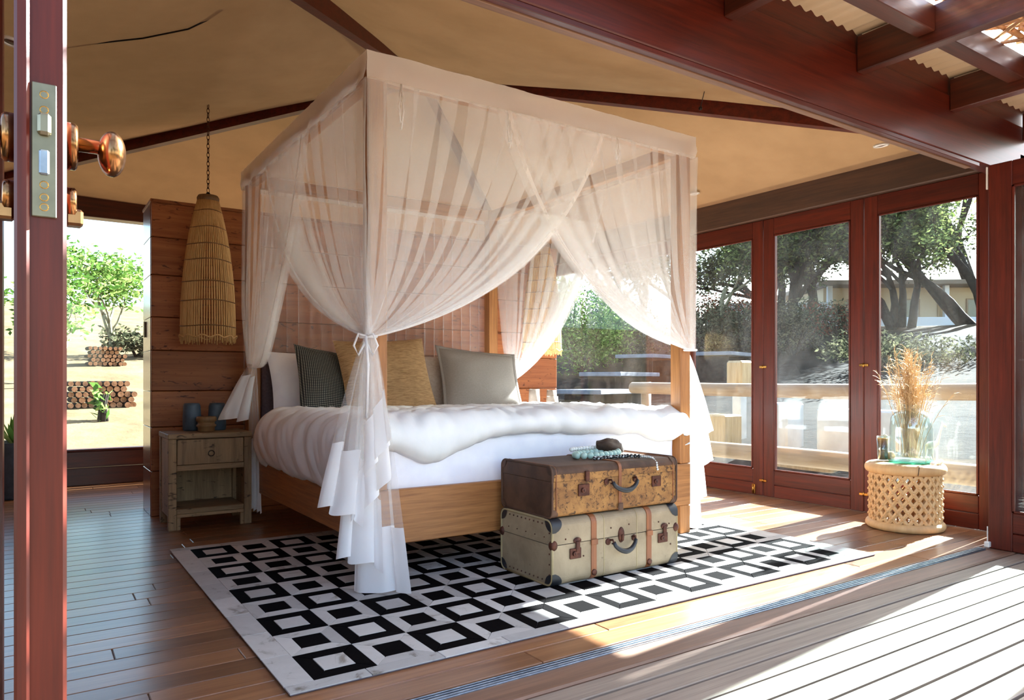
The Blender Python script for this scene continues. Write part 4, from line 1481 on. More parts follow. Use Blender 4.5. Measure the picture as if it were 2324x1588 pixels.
# things on the suitcases
ZS = 0.3035 + H2 + 0.0005
def stone():
    mb = MB()
    mb.sphere((0, 0, 0), 1.0, 28, 18)
    out = []
    for p in mb.v:
        v = Vector(p)
        n = 1 + 0.22 * noise.noise(v * 1.3) + 0.12 * noise.noise(v * 3) + 0.05 * noise.noise(v * 9)
        out.append((v.x * 0.088 * n, v.y * 0.055 * n, max(-0.03, v.z * 0.042 * n)))
    mb.v = out
    return mb
M['stone'] = plain('dark_brown_stone', '#2e2119', 0.75, c2='#4d3a2c', scale=14, bump=0.5, detail=8)
o = stone().build('stone', M['stone'], None, (2.46, 2.79, ZS + 0.036), (0.0, 0.12, 0.2))
tag(o, 'dark brown rough stone lying on the upper suitcase behind the beads', 'stone')
M['seaglass'] = plain('frosted_green_glass_bead', '#9dbcb0', 0.45, c2='#aecabf', scale=20)
M['whitebead'] = plain('white_bead', '#cfd3d0', 0.5, c2='#dfe2df', scale=20)
m, nt, out = new_mat('black_white_bead')
b = principled(nt, out, 0.4)
wv = nt.nodes.new('ShaderNodeTexWave')
wv.wave_type = 'RINGS'
wv.inputs['Scale'].default_value = 42
tc = nt.nodes.new('ShaderNodeTexCoord')
nt.links.new(tc.outputs['Object'], wv.inputs['Vector'])
nt.links.new(ramp(nt, wv.outputs['Fac'], [(0.45, lin('#101216')), (0.55, lin('#d8dcdc'))]), b.inputs['Base Color'])
M['bwbead'] = m
def necklace(name, label, path, rad, mat, group=None):
    base = path[0]
    e = thing(name, label, 'necklace', (base[0], base[1], ZS), group=group)
    me = MB().sphere((0, 0, 0), rad, 14, 10).mesh('bead', mat)
    pts = [Vector(p) for p in path]
    # resample
    out, acc, step = [pts[0]], 0.0, rad * 1.96
    last = pts[0]
    for p in pts[1:]:
        while (p - last).length >= step:
            last = last + (p - last).normalized() * step
            out.append(last)
    for q in out:
        part('bead', me, e, (q.x - base[0], q.y - base[1], rad + q.z), (R.random() * 3, R.random() * 3, R.random() * 3))
    MB().tube([(q.x - base[0], q.y - base[1], rad + q.z) for q in out], 0.0012, 5).build('string', M['darkmetal'], e)
    return e
def ell(cx_, cy_, a, b_, t0, t1, n=60, rot=0.0, z=0.0):
    r = []
    for i in range(n + 1):
        t = lerp(t0, t1, i / n)
        x, y = a * math.cos(t), b_ * math.sin(t)
        r.append((cx_ + x * math.cos(rot) - y * math.sin(rot), cy_ + x * math.sin(rot) + y * math.cos(rot), z))
    return r
necklace('bead_necklace', 'chunky frosted sea-green glass bead necklace looped on the upper suitcase', ell(2.315, 2.72, 0.150, 0.060, 0.3, 6.05, rot=0.18), 0.0165, M['seaglass'])
necklace('bead_necklace', 'small white bead necklace draped behind the sea-green beads', ell(2.30, 2.785, 0.105, 0.022, 0.2, 3.3, rot=0.12, z=0.026), 0.0105, M['whitebead'])
necklace('bead_necklace', 'black and white patterned bead necklace in front of the sea-green beads', [(2.21, 2.615, 0), (2.29, 2.608, 0), (2.37, 2.605, 0), (2.42, 2.612, 0), (2.44, 2.59, 0), (2.455, 2.56, 0)], 0.0095, M['bwbead'])
necklace('bead_necklace', 'fine black cord of pale beads trailing over the suitcase front edge', [(2.46, 2.60, 0), (2.475, 2.57, 0), (2.488, 2.535, 0), (2.492, 2.51, -0.004), (2.494, 2.489, -0.03), (2.49, 2.484, -0.06)], 0.0055, M['whitebead'])

# ------------------------------------------------------------------ lattice stool and what stands on it
SC = Vector((4.455, 2.352, 0))
M['stoolwood'] = wood('carved_pale_wood', '#b28a5a', '#d2ab78', 'Z', 0.6, vary=0.0, grain=9, along=2.0, bump=0.1)
stl = thing('lattice_stool', 'round carved wooden stool with diamond lattice sides beside the glass doors', 'stool', SC)
def ringprof(z0, z1, ro, ri):
    n = 10
    pr = []
    for k in range(n + 1):
        a = -PI / 2 + PI * k / n
        pr.append((ro - (z1 - z0) / 2 + (z1 - z0) / 2 * math.cos(a), (z0 + z1) / 2 + (z1 - z0) / 2 * math.sin(a)))
    return pr
MB().lathe([(0.05, 0.0005)] + ringprof(0.0005, 0.052, 0.219, 0.05) + [(0.05, 0.0515)], 56).build('base_ring', M['stoolwood'], stl)
pr = [(0.05, 0.335)] + ringprof(0.335, 0.40, 0.224, 0.05) + [(0.18, 0.398), (0.05, 0.395)]
MB().lathe(pr, 56).build('top', M['stoolwood'], stl)
lat = MB()
nst = 22
RL = 0.186
for sg in (-1, 1):
    for i in range(nst):
        a0 = 2 * PI * i / nst
        rows = []
        for k in range(17):
            z = lerp(0.042, 0.345, k / 16)
            a = a0 + sg * (k / 16) * (2 * PI / nst) * 4.0
            wv_ = 0.0130
            row = []
            for (dr, dt) in ((0.010, -wv_), (0.014, 0), (0.010, wv_), (-0.012, wv_), (-0.012, -wv_)):
                r = RL + dr + (0.001 * sg)
                aa = a + dt / RL
                row.append((r * math.cos(aa), r * math.sin(aa), z))
            rows.append(row)
        lat.grid(rows, smooth=False, closed=True)
for k in range(9):
    z = lerp(0.042, 0.345, k / 8)
    for i in range(nst):
        a = 2 * PI * (i + (0.0 if k % 2 == 0 else 0.5)) / nst * 1.0
        lat.sphere(((RL + 0.013) * math.cos(a), (RL + 0.013) * math.sin(a), z), (0.009, 0.009, 0.009), 8, 6)
lat.build('lattice', M['stoolwood'], stl)
MB().box(-0.001, 0.002, -0.003, 0.0, -0.026, 0.026, 0).build('crack', M['darkmetal'], stl, (-0.155, -0.160, 0.370), (0.0, 0.12, -0.78))

ZS2 = 0.4012
pl = MB().lathe([(0.06, 0.0), (0.125, 0.002), (0.135, 0.006), (0.13, 0.009), (0.06, 0.005)], 36).build('glass_plate', M['pale_glass'], None, (SC.x + 0.055, SC.y - 0.015, ZS2))
tag(pl, 'flat teal glass plate under the big jar on the stool', 'plate')
JC = Vector((SC.x + 0.045, SC.y - 0.015, ZS2 + 0.010))
jar = MB().lathe([(0.0, 0.002), (0.112, 0.002), (0.118, 0.010), (0.120, 0.06), (0.119, 0.20), (0.112, 0.262), (0.092, 0.292), (0.062, 0.305), (0.052, 0.31), (0.052, 0.335), (0.056, 0.338)], 44, caps=False).build('glass_jar', M['jar'], None, JC)
so = jar.modifiers.new('thick', 'SOLIDIFY')
so.thickness = 0.004
tag(jar, 'big clear glass jar with rounded shoulders holding dried grass on the stool', 'jar')
M['grass'] = wood('dried_grass', '#a67c4c', '#d8b888', 'Z', 0.7, vary=0.0, grain=60, along=12)
rr = random.Random(21)
gm = MB()
for i in range(190):
    a = rr.uniform(0, 2 * PI)
    sp_ = abs(rr.gauss(0, 0.5))
    H_ = rr.uniform(0.40, 0.68)
    dx, dy = math.cos(a) * sp_, math.sin(a) * sp_
    pts = []
    for k in range(7):
        t = k / 6
        f = 0.04 + 0.14 * t ** 1.4
        pts.append((dx * f * (1 if t < .85 else 1.12) + 0.004 * rr.uniform(-1, 1), dy * f + 0.004 * rr.uniform(-1, 1), 0.02 + H_ * t - 0.03 * t * t * sp_))
    gm.tube(pts, [0.0022, 0.002, 0.0018, 0.0016, 0.0014, 0.001, 0.0006], 3, caps=False)
    for k in range(9):
        t = rr.uniform(0.55, 1.0)
        i0 = min(int(t * 6), 5)
        p = Vector(pts[i0]).lerp(Vector(pts[i0 + 1]), t * 6 - i0)
        d_ = Vector((rr.uniform(-1, 1) + dx, rr.uniform(-1, 1) + dy, rr.uniform(0.2, 1.6))).normalized() * rr.uniform(0.025, 0.06)
        gm.tube([p, p + d_ * 0.6, p + d_ + Vector((0, 0, -0.008))], [0.0010, 0.0012, 0.0005], 3, caps=False)
gr = gm.build('dried_grass', M['grass'], None, JC + Vector((-0.012, 0.0, 0.0)))
tag(gr, 'bunch of dried golden grass plumes standing in the big glass jar', 'dried grass')
# iced coffee
GC = Vector((SC.x - 0.005, SC.y + 0.135, ZS2))
gl = thing('drinking_glass', 'small glass of iced coffee with amber ice on the stool rim', 'glass', GC)
o = MB().lathe([(0.0, 0.001), (0.026, 0.001), (0.029, 0.004), (0.037, 0.150)], 28, caps=False).build('tumbler', M['jar'], gl)
mod = o.modifiers.new('thick', 'SOLIDIFY')
mod.thickness = 0.002
m, nt, out = new_mat('iced_coffee')
b = principled(nt, out, 0.1)
tc = nt.nodes.new('ShaderNodeTexCoord')
sp = nt.nodes.new('ShaderNodeSeparateXYZ')
nt.links.new(tc.outputs['Object'], sp.inputs[0])
mr = nt.nodes.new('ShaderNodeMapRange')
mr.inputs[2].default_value = 0.145
nt.links.new(sp.outputs[2], mr.inputs[0])
nt.links.new(ramp(nt, mr.outputs[0], [(0.0, lin('#140b06')), (0.55, lin('#2a1408')), (0.8, lin('#8a4a12')), (1.0, lin('#c98a3a'))]), b.inputs['Base Color'])
MB().lathe([(0.0245, 0.004), (0.0345, 0.138), (0.005, 0.138)], 24).build('coffee', m, gl)
for i, (x, y, z) in enumerate(((0.012, 0.006, 0.142), (-0.014, -0.004, 0.144), (0.0, -0.014, 0.148))):
    MB().box(-0.011, 0.011, -0.011, 0.011, -0.011, 0.011, 0.003).build('ice_cube', M['jar'], gl, (x, y, z), (0.4 * i, 0.3, 0.5 * i))
# small pot, shells
o = MB().lathe([(0.016, 0), (0.026, 0.012), (0.029, 0.028), (0.022, 0.044), (0.018, 0.052), (0.013, 0.05)], 22).build('small_pot', M['stoolwood'], None, (SC.x + 0.045, SC.y + 0.115, ZS2))
tag(o, 'tiny turned wooden pot between the coffee glass and the big jar', 'pot')
M['shell'] = plain('white_shell', '#d9d2c4', 0.5, c2='#e8e2d6', scale=30)
for i, (dx, dy, r) in enumerate(((0.055, -0.178, 0.018), (0.018, -0.182, 0.014), (0.10, -0.155, 0.016), (-0.03, -0.178, 0.013))):
    mb = MB().sphere((0, 0, 0), (r * 1.3, r, r * 0.75), 14, 10)
    mb.v = [(p[0] * (1 + 0.25 * noise.noise(Vector(p) * 60)), p[1], p[2]) for p in mb.v]
    o = mb.build('pebble', M['shell'], None, (SC.x + dx, SC.y + dy, ZS2 + r * 0.72), (0, 0, i))
    tag(o, ['largest white pebble before the big glass jar on the stool', 'mid-sized white pebble between the largest pebble and the stool crack', 'white pebble beside the jar on the corner-post side of the stool', 'smallest white pebble by the stool crack'][i], 'pebble', 'white pebbles on the stool')
# pale giraffe figurine behind the jar
gf = MB()
gf.tube([(-0.05, 0, 0.105), (-0.02, 0, 0.118), (0.02, 0, 0.122), (0.05, 0, 0.125)], [0.016, 0.026, 0.026, 0.020], 12)
gf.tube([(0.045, 0, 0.125), (0.062, 0, 0.17), (0.078, 0, 0.225), (0.09, 0, 0.262)], [0.020, 0.014, 0.010, 0.009], 10)
gf.tube([(0.086, 0, 0.264), (0.10, 0, 0.268), (0.122, 0, 0.258), (0.13, 0, 0.252)], [0.009, 0.012, 0.009, 0.006], 10)
for x, y in ((-0.042, 0.013), (-0.046, -0.013), (0.042, 0.013), (0.046, -0.013)):
    gf.tube([(x, y, 0.11), (x * 1.08, y, 0.055), (x * 1.1, y, 0.0)], [0.011, 0.006, 0.007], 8)
gf.tube([(0.092, 0.006, 0.272), (0.09, 0.01, 0.288)], 0.003, 6).tube([(0.092, -0.006, 0.272), (0.09, -0.01, 0.288)], 0.003, 6)
o = gf.build('giraffe_figurine', M['shell'], None, (SC.x + 0.175, SC.y - 0.07, ZS2 + 0.0), (0, 0, -1.0))
o.scale = (0.62, 0.62, 0.85)
tag(o, 'small pale giraffe figurine behind the glass jar near the window', 'figurine')

# ------------------------------------------------------------------ small wires in the tent
o = MB().tube([(0.10, 4.1, 2.49), (0.45, 3.85, 2.53), (0.63, 3.72, 2.57), (0.84, 3.55, 2.68)], 0.004, 6).build('canvas_cord', M['darkmetal'])
tag(o, 'thin dark cord sagging under the canvas above the pendant', 'cord')
o = MB().tube([(3.12, 2.72, 2.60), (3.24, 2.89, 2.48)], 0.0025, 6).sphere((3.24, 2.89, 2.478), 0.012, 10, 8).build('guy_wire', M['darkmetal'])
tag(o, 'fine wire with small eyelet from the front beam to the hip rafter', 'wire')
# tall pot by the back window
tp = thing('plant_pot', 'tall grey-blue pot with spiky succulent by the back window', 'potted plant', (-0.10, 6.75, 0.0))
MB().lathe([(0.13, 0), (0.15, 0.02), (0.19, 0.40), (0.20, 0.43), (0.18, 0.43), (0.17, 0.38)], 28).build('pot', M['bluestone'], tp)
mb = MB()
rr = random.Random(8)
for i in range(26):
    a = rr.uniform(0, 2 * PI)
    L = rr.uniform(0.22, 0.42)
    t = rr.uniform(0.3, 1.1)
    d_ = Vector((math.cos(a) * math.sin(t), math.sin(a) * math.sin(t), math.cos(t)))
    w = Vector((-math.sin(a), math.cos(a), 0)) * 0.02
    b0 = Vector((0, 0, 0.40))
    mb.add([b0 - w * 0.6, b0 + w * 0.6, b0 + d_ * L * 0.5 + w, b0 + d_ * L * 0.5 - w, b0 + d_ * L + Vector((0, 0, -0.03))], [(0, 1, 2, 3), (3, 2, 4)], 0, False)
mb.build('leaves', M['leaf_green'], tp)

# ------------------------------------------------------------------ the garden outside
def ground_z(x, y):
    dx = max(-2.2 - x, 0, x - 6.4)
    dy = max(-6 - y, 0, y - 7.5)
    d = math.hypot(dx, dy)
    side = smooth01(dx / (dx + dy + 0.01))
    brk = lerp(22.0, 15.0, side)
    d1 = min(d, brk) + 0.25 * max(0.0, d - brk)
    return -0.16 + 0.17 * d1 * smooth01(d / 1.2 + 0.2) + (0.05 * noise.noise(Vector((x * 0.5, y * 0.5, 0))) + 0.02 * noise.noise(Vector((x * 1.9, y * 1.9, 4)))) * min(1, d)
def terrain(x0, x1, y0, y1, nx, ny):
    mb = MB()
    rows = []
    for j in range(ny + 1):
        yy = lerp(y0, y1, j / ny)
        rows.append([(lerp(x0, x1, i / nx), yy, ground_z(lerp(x0, x1, i / nx), yy) - (0.25 if (-1.5 < lerp(x0, x1, i / nx) < 5.5 and -4 < yy < 7.0) else 0)) for i in range(nx + 1)])
    mb.grid(rows)
    return mb
mg, nt, out = new_mat('garden_ground')
b = principled(nt, out, 0.95, 0, 0.05)
vec, _ = coords(nt, (1, 1, 1), False)
n1 = noise_tex(nt, vec, 1.6, 8, 0.65)
n2 = noise_tex(nt, vec, 0.35, 3, 0.5)
shaded_mulch_ = ramp(nt, n1, [(0.3, lin('#100f0f')), (0.7, lin('#27231f'))])  # mulch colour taken near black to stand for tree shade on the bank
tan_ = ramp(nt, n1, [(0.3, lin('#4f412f')), (0.7, lin('#6f5f45'))])
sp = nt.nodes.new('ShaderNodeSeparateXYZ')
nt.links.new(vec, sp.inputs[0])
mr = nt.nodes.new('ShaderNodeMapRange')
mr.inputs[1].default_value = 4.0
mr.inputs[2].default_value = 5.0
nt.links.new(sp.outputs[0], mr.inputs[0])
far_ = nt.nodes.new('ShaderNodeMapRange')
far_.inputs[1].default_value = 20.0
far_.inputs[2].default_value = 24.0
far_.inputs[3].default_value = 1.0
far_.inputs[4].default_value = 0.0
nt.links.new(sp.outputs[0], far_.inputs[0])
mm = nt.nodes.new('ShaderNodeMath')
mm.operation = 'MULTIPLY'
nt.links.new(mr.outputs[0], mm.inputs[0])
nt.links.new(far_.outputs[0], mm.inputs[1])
nt.links.new(mixc(nt, mm.outputs[0], tan_, shaded_mulch_), b.inputs['Base Color'])
add_bump(nt, b, n1, 0.7, 0.05)
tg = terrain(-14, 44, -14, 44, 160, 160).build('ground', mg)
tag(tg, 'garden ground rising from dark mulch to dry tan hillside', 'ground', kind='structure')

pv = thing('paving', 'grey stone paving strip outside the glass doors', 'paving', kind='structure')
pm = [MB().box(-0.24, 0.24, -0.19, 0.19, -0.05, 0, 0.008).mesh('paver', M['paving']) for _ in range(1)]
for i in range(3):
    for j in range(16):
        part('paver', pm[0], pv, (5.12 + i * 0.49, 1.2 + j * 0.39 + (0.19 if i % 2 else 0), -0.03 + R.uniform(-0.006, 0.006)), (R.uniform(-.01, .01), R.uniform(-.01, .01), R.uniform(-.02, .02)))

# log railing
lrail = thing('log_railing', 'peeled log railing of two round poles outside the glass doors', 'railing', (6.0, 1.0, -0.1))
for z, r, y0_, y1_ in ((0.91, 0.068, -1.2, 5.4), (0.27, 0.085, -1.2, 7.2)):
    pts, rs = [], []
    for k in range(20):
        t = k / 19
        pts.append((0.02 * noise.noise(Vector((t * 4, z, 0))), lerp(y0_, y1_, t), z + 0.03 * noise.noise(Vector((t * 3, z * 3, 2)))))
        rs.append(r * (1 + 0.12 * noise.noise(Vector((t * 9, z, 5)))))
    MB().tube(pts, rs, 14).build('rail_log', M['log'], lrail)
for yy in (-1.0, 1.4, 5.3):
    MB().tube([(0.12, yy, -0.05), (0.12, yy, 0.98)], 0.06, 12).build('rail_post', M['log'], lrail)

def gthing(o, x, y, dz=0.0):
    o.location = (x, y, ground_z(x, y) + dz)
    return o
def block(name, label, cat, mat, x, y, w, d_, h, rz=0.0, b=0.02, group=None):
    o = MB().box(-w / 2, w / 2, -d_ / 2, d_ / 2, -0.15, h, b).build(name, mat, None, (x, y, ground_z(x, y)), (0, 0, rz))
    return tag(o, label, cat, group)
block('whitewashed_block', 'sunlit whitewashed garden block behind the log railing, the longer one', 'block', M['whitewash'], 7.75, 4.55, 0.35, 0.95, 0.52)
block('whitewashed_block', 'short whitewashed garden block behind the log railing beside a grey post', 'block', M['whitewash'], 7.75, 5.62, 0.35, 0.42, 0.55)
block('timber_block', 'tan timber block lying behind the log railing by the bed end', 'block', M['tanwood'], 7.5, 6.35, 0.35, 0.42, 0.42)
block('timber_block', 'tan timber block under the whitewashed blocks by the railing', 'block', M['tanwood'], 7.15, 4.9, 0.3, 0.9, 0.16)
lp_ = thing('lamp_post', 'pale post topped by a weathered wooden box in the garden', 'post', (8.0, 6.45, ground_z(8.0, 6.45)))  # plain post with a wooden box on top, no lamp in it
MB().box(-0.07, 0.07, -0.07, 0.07, -0.1, 0.72, 0.01).build('pole', M['whitewash'], lp_)
MB().box(-0.13, 0.13, -0.13, 0.13, 0.72, 1.06, 0.03).build('head_box', M['tanwood'], lp_)
# stone-topped benches climbing the slope
for i, (x, y, L, rz, hh) in enumerate(((8.3, 9.7, 1.5, 0.35, 0.10), (9.75, 10.75, 1.7, 0.35, 0.14), (11.4, 11.6, 1.6, 0.35, 0.20), (12.6, 10.6, 1.5, 0.35, 0.2))):
    be = thing('garden_bench', ['lowest slab bench on the slope beside the bed end', 'second slab bench up the slope, above the lowest one', 'third slab bench up the slope, under the shrubs', 'highest slab bench on the slope seen through the narrow glass door'][i], 'bench', (x, y, ground_z(x, y)), rz, 'slab benches on the slope')
    bx('seat_slab', be, M['concrete'], -L / 2, L / 2, -0.45, 0.45, 0.22 + hh, 0.30 + hh, 0.01)
    for sx in (-0.38, 0.38):
        bx('support', be, M['bark'], sx * L - 0.12, sx * L + 0.12, -0.3, 0.3, -0.3, 0.219 + hh, 0.02)

# vegetation
def leaf_quads(mb, c, rad, n, size, rr, flat=1.0):
    for _ in range(n):
        d_ = Vector((rr.gauss(0, 1), rr.gauss(0, 1), rr.gauss(0, 1)))
        d_ = d_.normalized() * rr.random() ** 0.4
        p = Vector(c) + Vector((d_.x * rad[0], d_.y * rad[1], d_.z * rad[2]))
        u = Vector((rr.gauss(0, 1), rr.gauss(0, 1), rr.gauss(0, 1) * flat)).normalized()
        w = u.orthogonal().normalized()
        w.rotate(Matrix.Rotation(rr.random() * 6.28, 3, u))
        s = size * rr.uniform(0.5, 1.3)
        a, b_ = u * s, w * s * 0.4
        mb.add([p - a, p + b_, p + a, p - b_], [(0, 1, 2, 3)], 0, False)

def tree(name, label, x, y, trunks, H_, spread, lean, leaf, bark, seed, nleaf, leaf_size=0.09, crown_from=0.45, rad0=0.16, group=None, clump=0.55, cat='tree'):
    rr = random.Random(seed)
    e = thing(name, label, cat, (x, y, ground_z(x, y) - 0.1), group=group)
    tb = MB()
    tips = []
    def grow(p, d_, L, r, depth):
        pts, rs = [p], [r]
        q = p
        n = 5
        for k in range(n):
            d_ = (d_ + Vector((rr.gauss(0, 0.13), rr.gauss(0, 0.13), rr.gauss(0.03, 0.08)))).normalized()
            q = q + d_ * L / n
            pts.append(q)
            rs.append(r * (1 - 0.45 * (k + 1) / n))
        tb.tube(pts, rs, 8 if depth < 2 else 5)
        if depth >= 1:
            tips.append((pts[-1], depth))
            if depth >= 2:
                tips.append((pts[3], depth))
        if depth < 3:
            for k in range(rr.choice((2, 3, 3))):
                a = rr.uniform(0, 2 * PI)
                nd = (d_ * 0.8 + Vector((math.cos(a), math.sin(a), rr.uniform(0.0, 0.5))) * spread).normalized()
                grow(pts[rr.choice((3, 4, 5))], nd, L * rr.uniform(0.55, 0.8), rs[-1] * 0.85, depth + 1)
    for t in range(trunks):
        a = rr.uniform(0, 2 * PI)
        d_ = Vector((lean[0] + 0.35 * math.cos(a) * (trunks > 1), lean[1] + 0.35 * math.sin(a) * (trunks > 1), 1.0)).normalized()
        grow(Vector((0.25 * math.cos(a) * (trunks > 1), 0.25 * math.sin(a) * (trunks > 1), 0)), d_, H_ * 0.42 * rr.uniform(0.85, 1.15), rad0 * rr.uniform(0.8, 1.1), 0)
    tb.build('trunk', bark, e)
    lb = MB()
    per = max(10, nleaf // max(1, len(tips)))
    for p, dep in tips:
        if p.z < H_ * crown_from * 0.8:
            continue
        leaf_quads(lb, p, (clump * 1.25, clump * 1.25, clump * 0.7), per, leaf_size, rr, 0.6)
    lb.build('foliage', leaf, e)
    return e
def shrub(name, label, x, y, rx, ry, rz_, leaf, seed, n, size=0.07, group=None):
    rr = random.Random(seed)
    e = thing(name, label, 'shrub', (x, y, ground_z(x, y)), group=group)
    lb = MB()
    for k in range(14):
        c = (rr.uniform(-0.7, 0.7) * rx, rr.uniform(-0.7, 0.7) * ry, rr.uniform(0.25, 0.85) * rz_)
        leaf_quads(lb, c, (rx * 0.45, ry * 0.45, rz_ * 0.35), n // 14, size, rr, 0.8)
    lb.build('foliage', leaf, e)
    tb = MB()
    for k in range(7):
        a = rr.uniform(0, 2 * PI)
        tb.tube([(0.06 * math.cos(a), 0.06 * math.sin(a), -0.05), (0.3 * rx * math.cos(a), 0.3 * ry * math.sin(a), 0.45 * rz_), (0.6 * rx * math.cos(a + .3), 0.6 * ry * math.sin(a + .3), 0.85 * rz_)], [0.03, 0.02, 0.008], 6)
    tb.build('stem', M['bark'], e)
    return e
GT = 'acacia trees beyond the glass doors'
GB = 'trees across the lawn facing the veranda'
for i, (tx, ty) in enumerate(((15.0, -6.0), (9.5, -9.5), (3.0, -9.0), (-3.5, -8.5), (-8.0, -2.0))):  # unseen trees added behind and beside the camera to darken light and reflections
    tree('garden_tree', ['leafy tree across the lawn in line with the glass door wall', 'leafy tree across the lawn facing the stool', 'leafy tree across the lawn facing the suitcases', 'leafy tree across the lawn facing the opened door leaf', 'leafy tree at the side of the lawn beyond the plank wall'][i], tx, ty, 2, 5.6, 0.9, (0.0, 0.0), M['leaf_dark'], M['bark'], 70 + i, 4500, 0.16, crown_from=0.15, clump=1.0, group=GB)
for (lb, tx, ty, nt_, hh, ln, bk, sd, nl, r0) in (
        ('many-stemmed dark acacia in front of the white house', 21.0, 11.2, 5, 5.6, (0.05, 0.10), 'bark', 3, 15000, 0.15),
        ('leaning thick-trunked acacia at the end of the white house', 22.3, 9.7, 3, 6.0, (-0.30, 0.40), 'bark', 7, 13000, 0.18),
        ('broad acacia with arching boughs between house and red shrub', 18.4, 12.8, 3, 5.2, (0.25, -0.2), 'bark', 12, 17000, 0.17),
        ('acacia with pale crossing bough behind the narrow glass door', 16.2, 13.7, 3, 5.0, (-0.2, 0.2), 'palebark', 17, 15000, 0.13),
        ('tall acacia seen through the net at the bed end', 14.6, 16.2, 2, 5.6, (0.1, 0.1), 'bark', 23, 12000, 0.15),
        ('dense acacia rising behind the rusty red shrubs', 20.6, 15.2, 4, 5.6, (0.0, -0.1), 'bark', 27, 15000, 0.15),
        ('far acacia whose crown shows over the folded door stack', 25.0, 6.4, 3, 6.0, (0.0, 0.2), 'bark', 31, 12000, 0.15)):
    tree('acacia_tree', lb, tx, ty, nt_, hh, 0.85, ln, M['leaf_dark'], M[bk], sd, nl, 0.075, crown_from=0.33, rad0=r0, group=GT, clump=0.62)
SG = 'shrubs on the garden slope'
shrub('garden_shrub', 'dense green shrub under the acacia beside the partition end', 10.9, 13.4, 1.6, 1.3, 2.1, M['leaf_green'], 41, 8840, 0.048, SG)
shrub('garden_shrub', 'dry grey-green shrub above the slab benches', 12.6, 14.0, 1.8, 1.3, 1.7, M['leaf_dry'], 42, 8500, 0.048, SG)
shrub('garden_shrub', 'spiny low shrub below the crossing pale bough', 14.6, 12.2, 1.6, 1.1, 1.25, M['leaf_dry'], 43, 7820, 0.048, SG)
shrub('garden_shrub', 'spiny low shrub behind the pale post with wooden box', 15.8, 11.1, 1.5, 1.1, 1.2, M['leaf_dry'], 44, 7820, 0.048, SG)
shrub('garden_shrub', 'rusty red shrub at the top of the slope behind the narrow door', 18.2, 14.9, 1.4, 0.9, 1.3, M['leaf_red'], 45, 4420, 0.048, SG)
shrub('garden_shrub', 'rusty red shrub at the top of the slope under arching boughs', 19.3, 12.2, 1.1, 0.7, 0.9, M['leaf_red'], 46, 3400, 0.048, SG)
shrub('garden_shrub', 'low dry scrub on the dark bank behind the stool', 13.6, 7.6, 1.4, 1.6, 0.7, M['leaf_dry'], 47, 5100, 0.048, SG)
# shrub and trees seen through the back window
tree('small_tree', 'small green tree behind the back window beside the log pile', 1.35, 16.2, 2, 2.5, 0.9, (0.0, 0.0), M['leaf_green'], M['palebark'], 51, 3800, 0.06, crown_from=0.3, rad0=0.06, clump=0.34)
tree('small_tree', 'sparse young tree behind the back window, nearer the opened door', 0.15, 13.6, 2, 2.2, 0.8, (0.0, 0.0), M['leaf_green'], M['palebark'], 52, 1600, 0.06, crown_from=0.3, rad0=0.045, clump=0.32)
shrub('garden_shrub', 'low green plant in front of the log pile behind the back window', 0.78, 10.6, 0.12, 0.12, 0.40, M['leaf_green'], 53, 60, 0.08, SG)
shrub('garden_shrub', 'dry shrub on the tan slope above the log pile', 1.9, 16.6, 0.7, 0.6, 0.6, M['leaf_dry'], 54, 1500, 0.06, SG)
# green leafy tree over the stick lattice, seen above the veranda
tree('veranda_tree', 'bright green tree whose leaves show through the veranda stick lattice', 34.0, 14.5, 2, 11.5, 0.45, (0.0, 0.0), M['leaf_green'], M['bark'], 61, 10000, 0.16, clump=1.1, rad0=0.25)

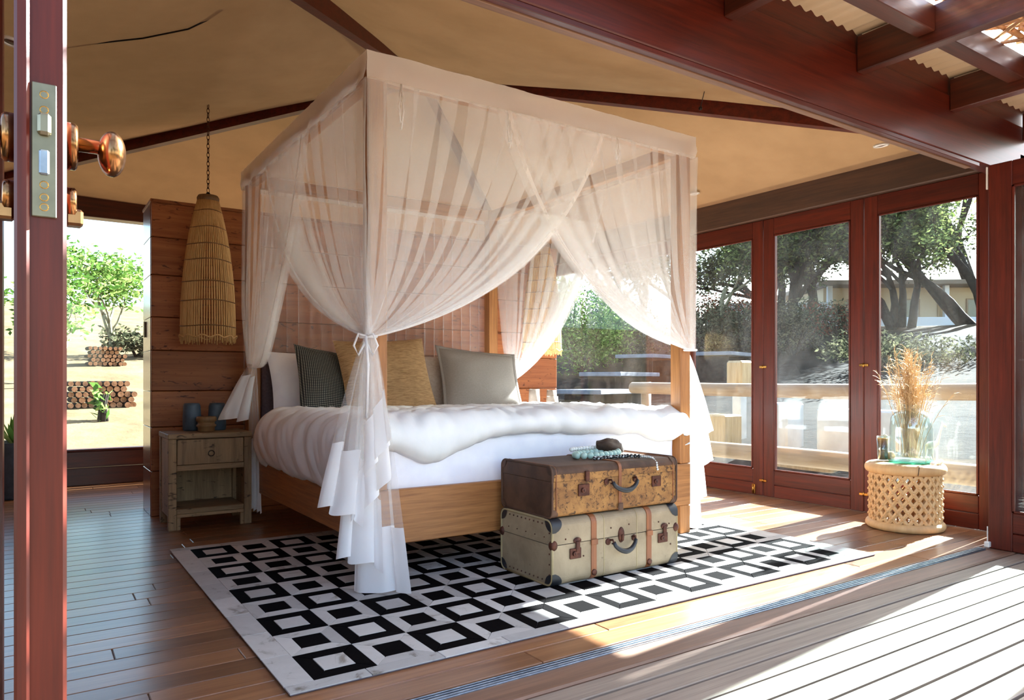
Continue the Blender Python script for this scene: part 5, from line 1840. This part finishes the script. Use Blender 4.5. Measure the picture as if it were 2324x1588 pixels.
# log piles
M['logend'] = plain('cut_log_end', '#b9825a', 0.9, c2='#8e5d3c', scale=30)
def log_pile(label, x, y, cols_, rows_, r, seed, rz=0.0):
    rr = random.Random(seed)
    p = thing('log_pile', label, 'log pile', (x, y, ground_z(x, y) - 0.02), rz)
    mb = MB().lathe([(0.98, -0.18), (1.0, -0.17), (1.0, 0.17), (0.98, 0.18)], 10, mat=Matrix.Rotation(PI / 2, 4, 'X') @ Matrix.Diagonal((r, r, 1, 1)))
    nf = len(mb.f)
    mb.m[nf - 1] = 1
    mb.m[nf - 2] = 1
    mb.s[nf - 1] = mb.s[nf - 2] = False
    me = mb.mesh('log', [M['bark'], M['logend']])
    for j in range(rows_):
        for i in range(cols_ - (j % 2) - j // 3):
            o = part('log', me, p, ((i + 0.5 * (j % 2)) * r * 2.02 + rr.uniform(-.006, .006), rr.uniform(-0.06, 0.06), r + j * r * 1.76))
            s = rr.uniform(0.82, 1.0)
            o.scale = (s, 1, s)
log_pile('stack of cut firewood logs near the back window', 0.45, 11.55, 10, 5, 0.042, 3, 0.1)
log_pile('smaller stack of firewood logs higher on the tan slope', 0.9, 15.3, 8, 5, 0.04, 4, 0.1)

# white house on the rise
hs_ = thing('house', 'white and beige house with brown roof edge behind the acacias', 'house', (25.4, 14.3, ground_z(25.4, 13.0) - 0.25), math.radians(-36))
def hb(name, mat, x0, x1, y0, y1, z0, z1, par=None, b=0.01):
    return bx(name, par or hs_, mat, x0, x1, y0, y1, z0, z1, b)
hb('wall', M['housepaint'], -2.0, 7.0, 0.0, 4.0, -0.5, 1.75)
hb('plinth_wall', M['housewall'], -2.6, 7.5, -0.9, -0.7, -0.6, 0.62)
hb('side_wing', M['housewall'], -5.5, -2.01, -0.3, 3.0, -0.6, 1.2)
hb('roof', M['houseroof'], -2.5, 7.5, -0.9, 4.4, 1.76, 1.92)
for x in (-2.1, 1.9, 5.9):
    hb('veranda_post', M['housewall'], x, x + 0.16, -0.69, -0.53, -0.5, 1.75)
for x in (-1.2, 0.6, 3.0):
    w = hb('window', M['housewindow'], x, x + 0.8, -0.03, 0.0, 0.45, 1.35)
    bx('window_pane', w, M['glass'], -0.34, 0.34, -0.03, -0.017, -0.40, 0.40, 0)
hb('door', M['tanwood'], 2.0, 2.5, -0.03, 0.0, -0.3, 1.4)
# distant pale building beyond the shrubs
db = thing('outbuilding', 'small pale outbuilding with blue-grey roof beyond the green shrub', 'outbuilding', (9.6, 16.6, ground_z(9.6, 16.6) - 0.2), 0.3)
bx('wall', db, M['housepaint'], -1.4, 1.1, 0, 2.0, 0, 1.35, 0.01)
bx('roof', db, M['concrete'], -1.6, 1.3, -0.2, 2.2, 1.351, 1.47, 0.01)
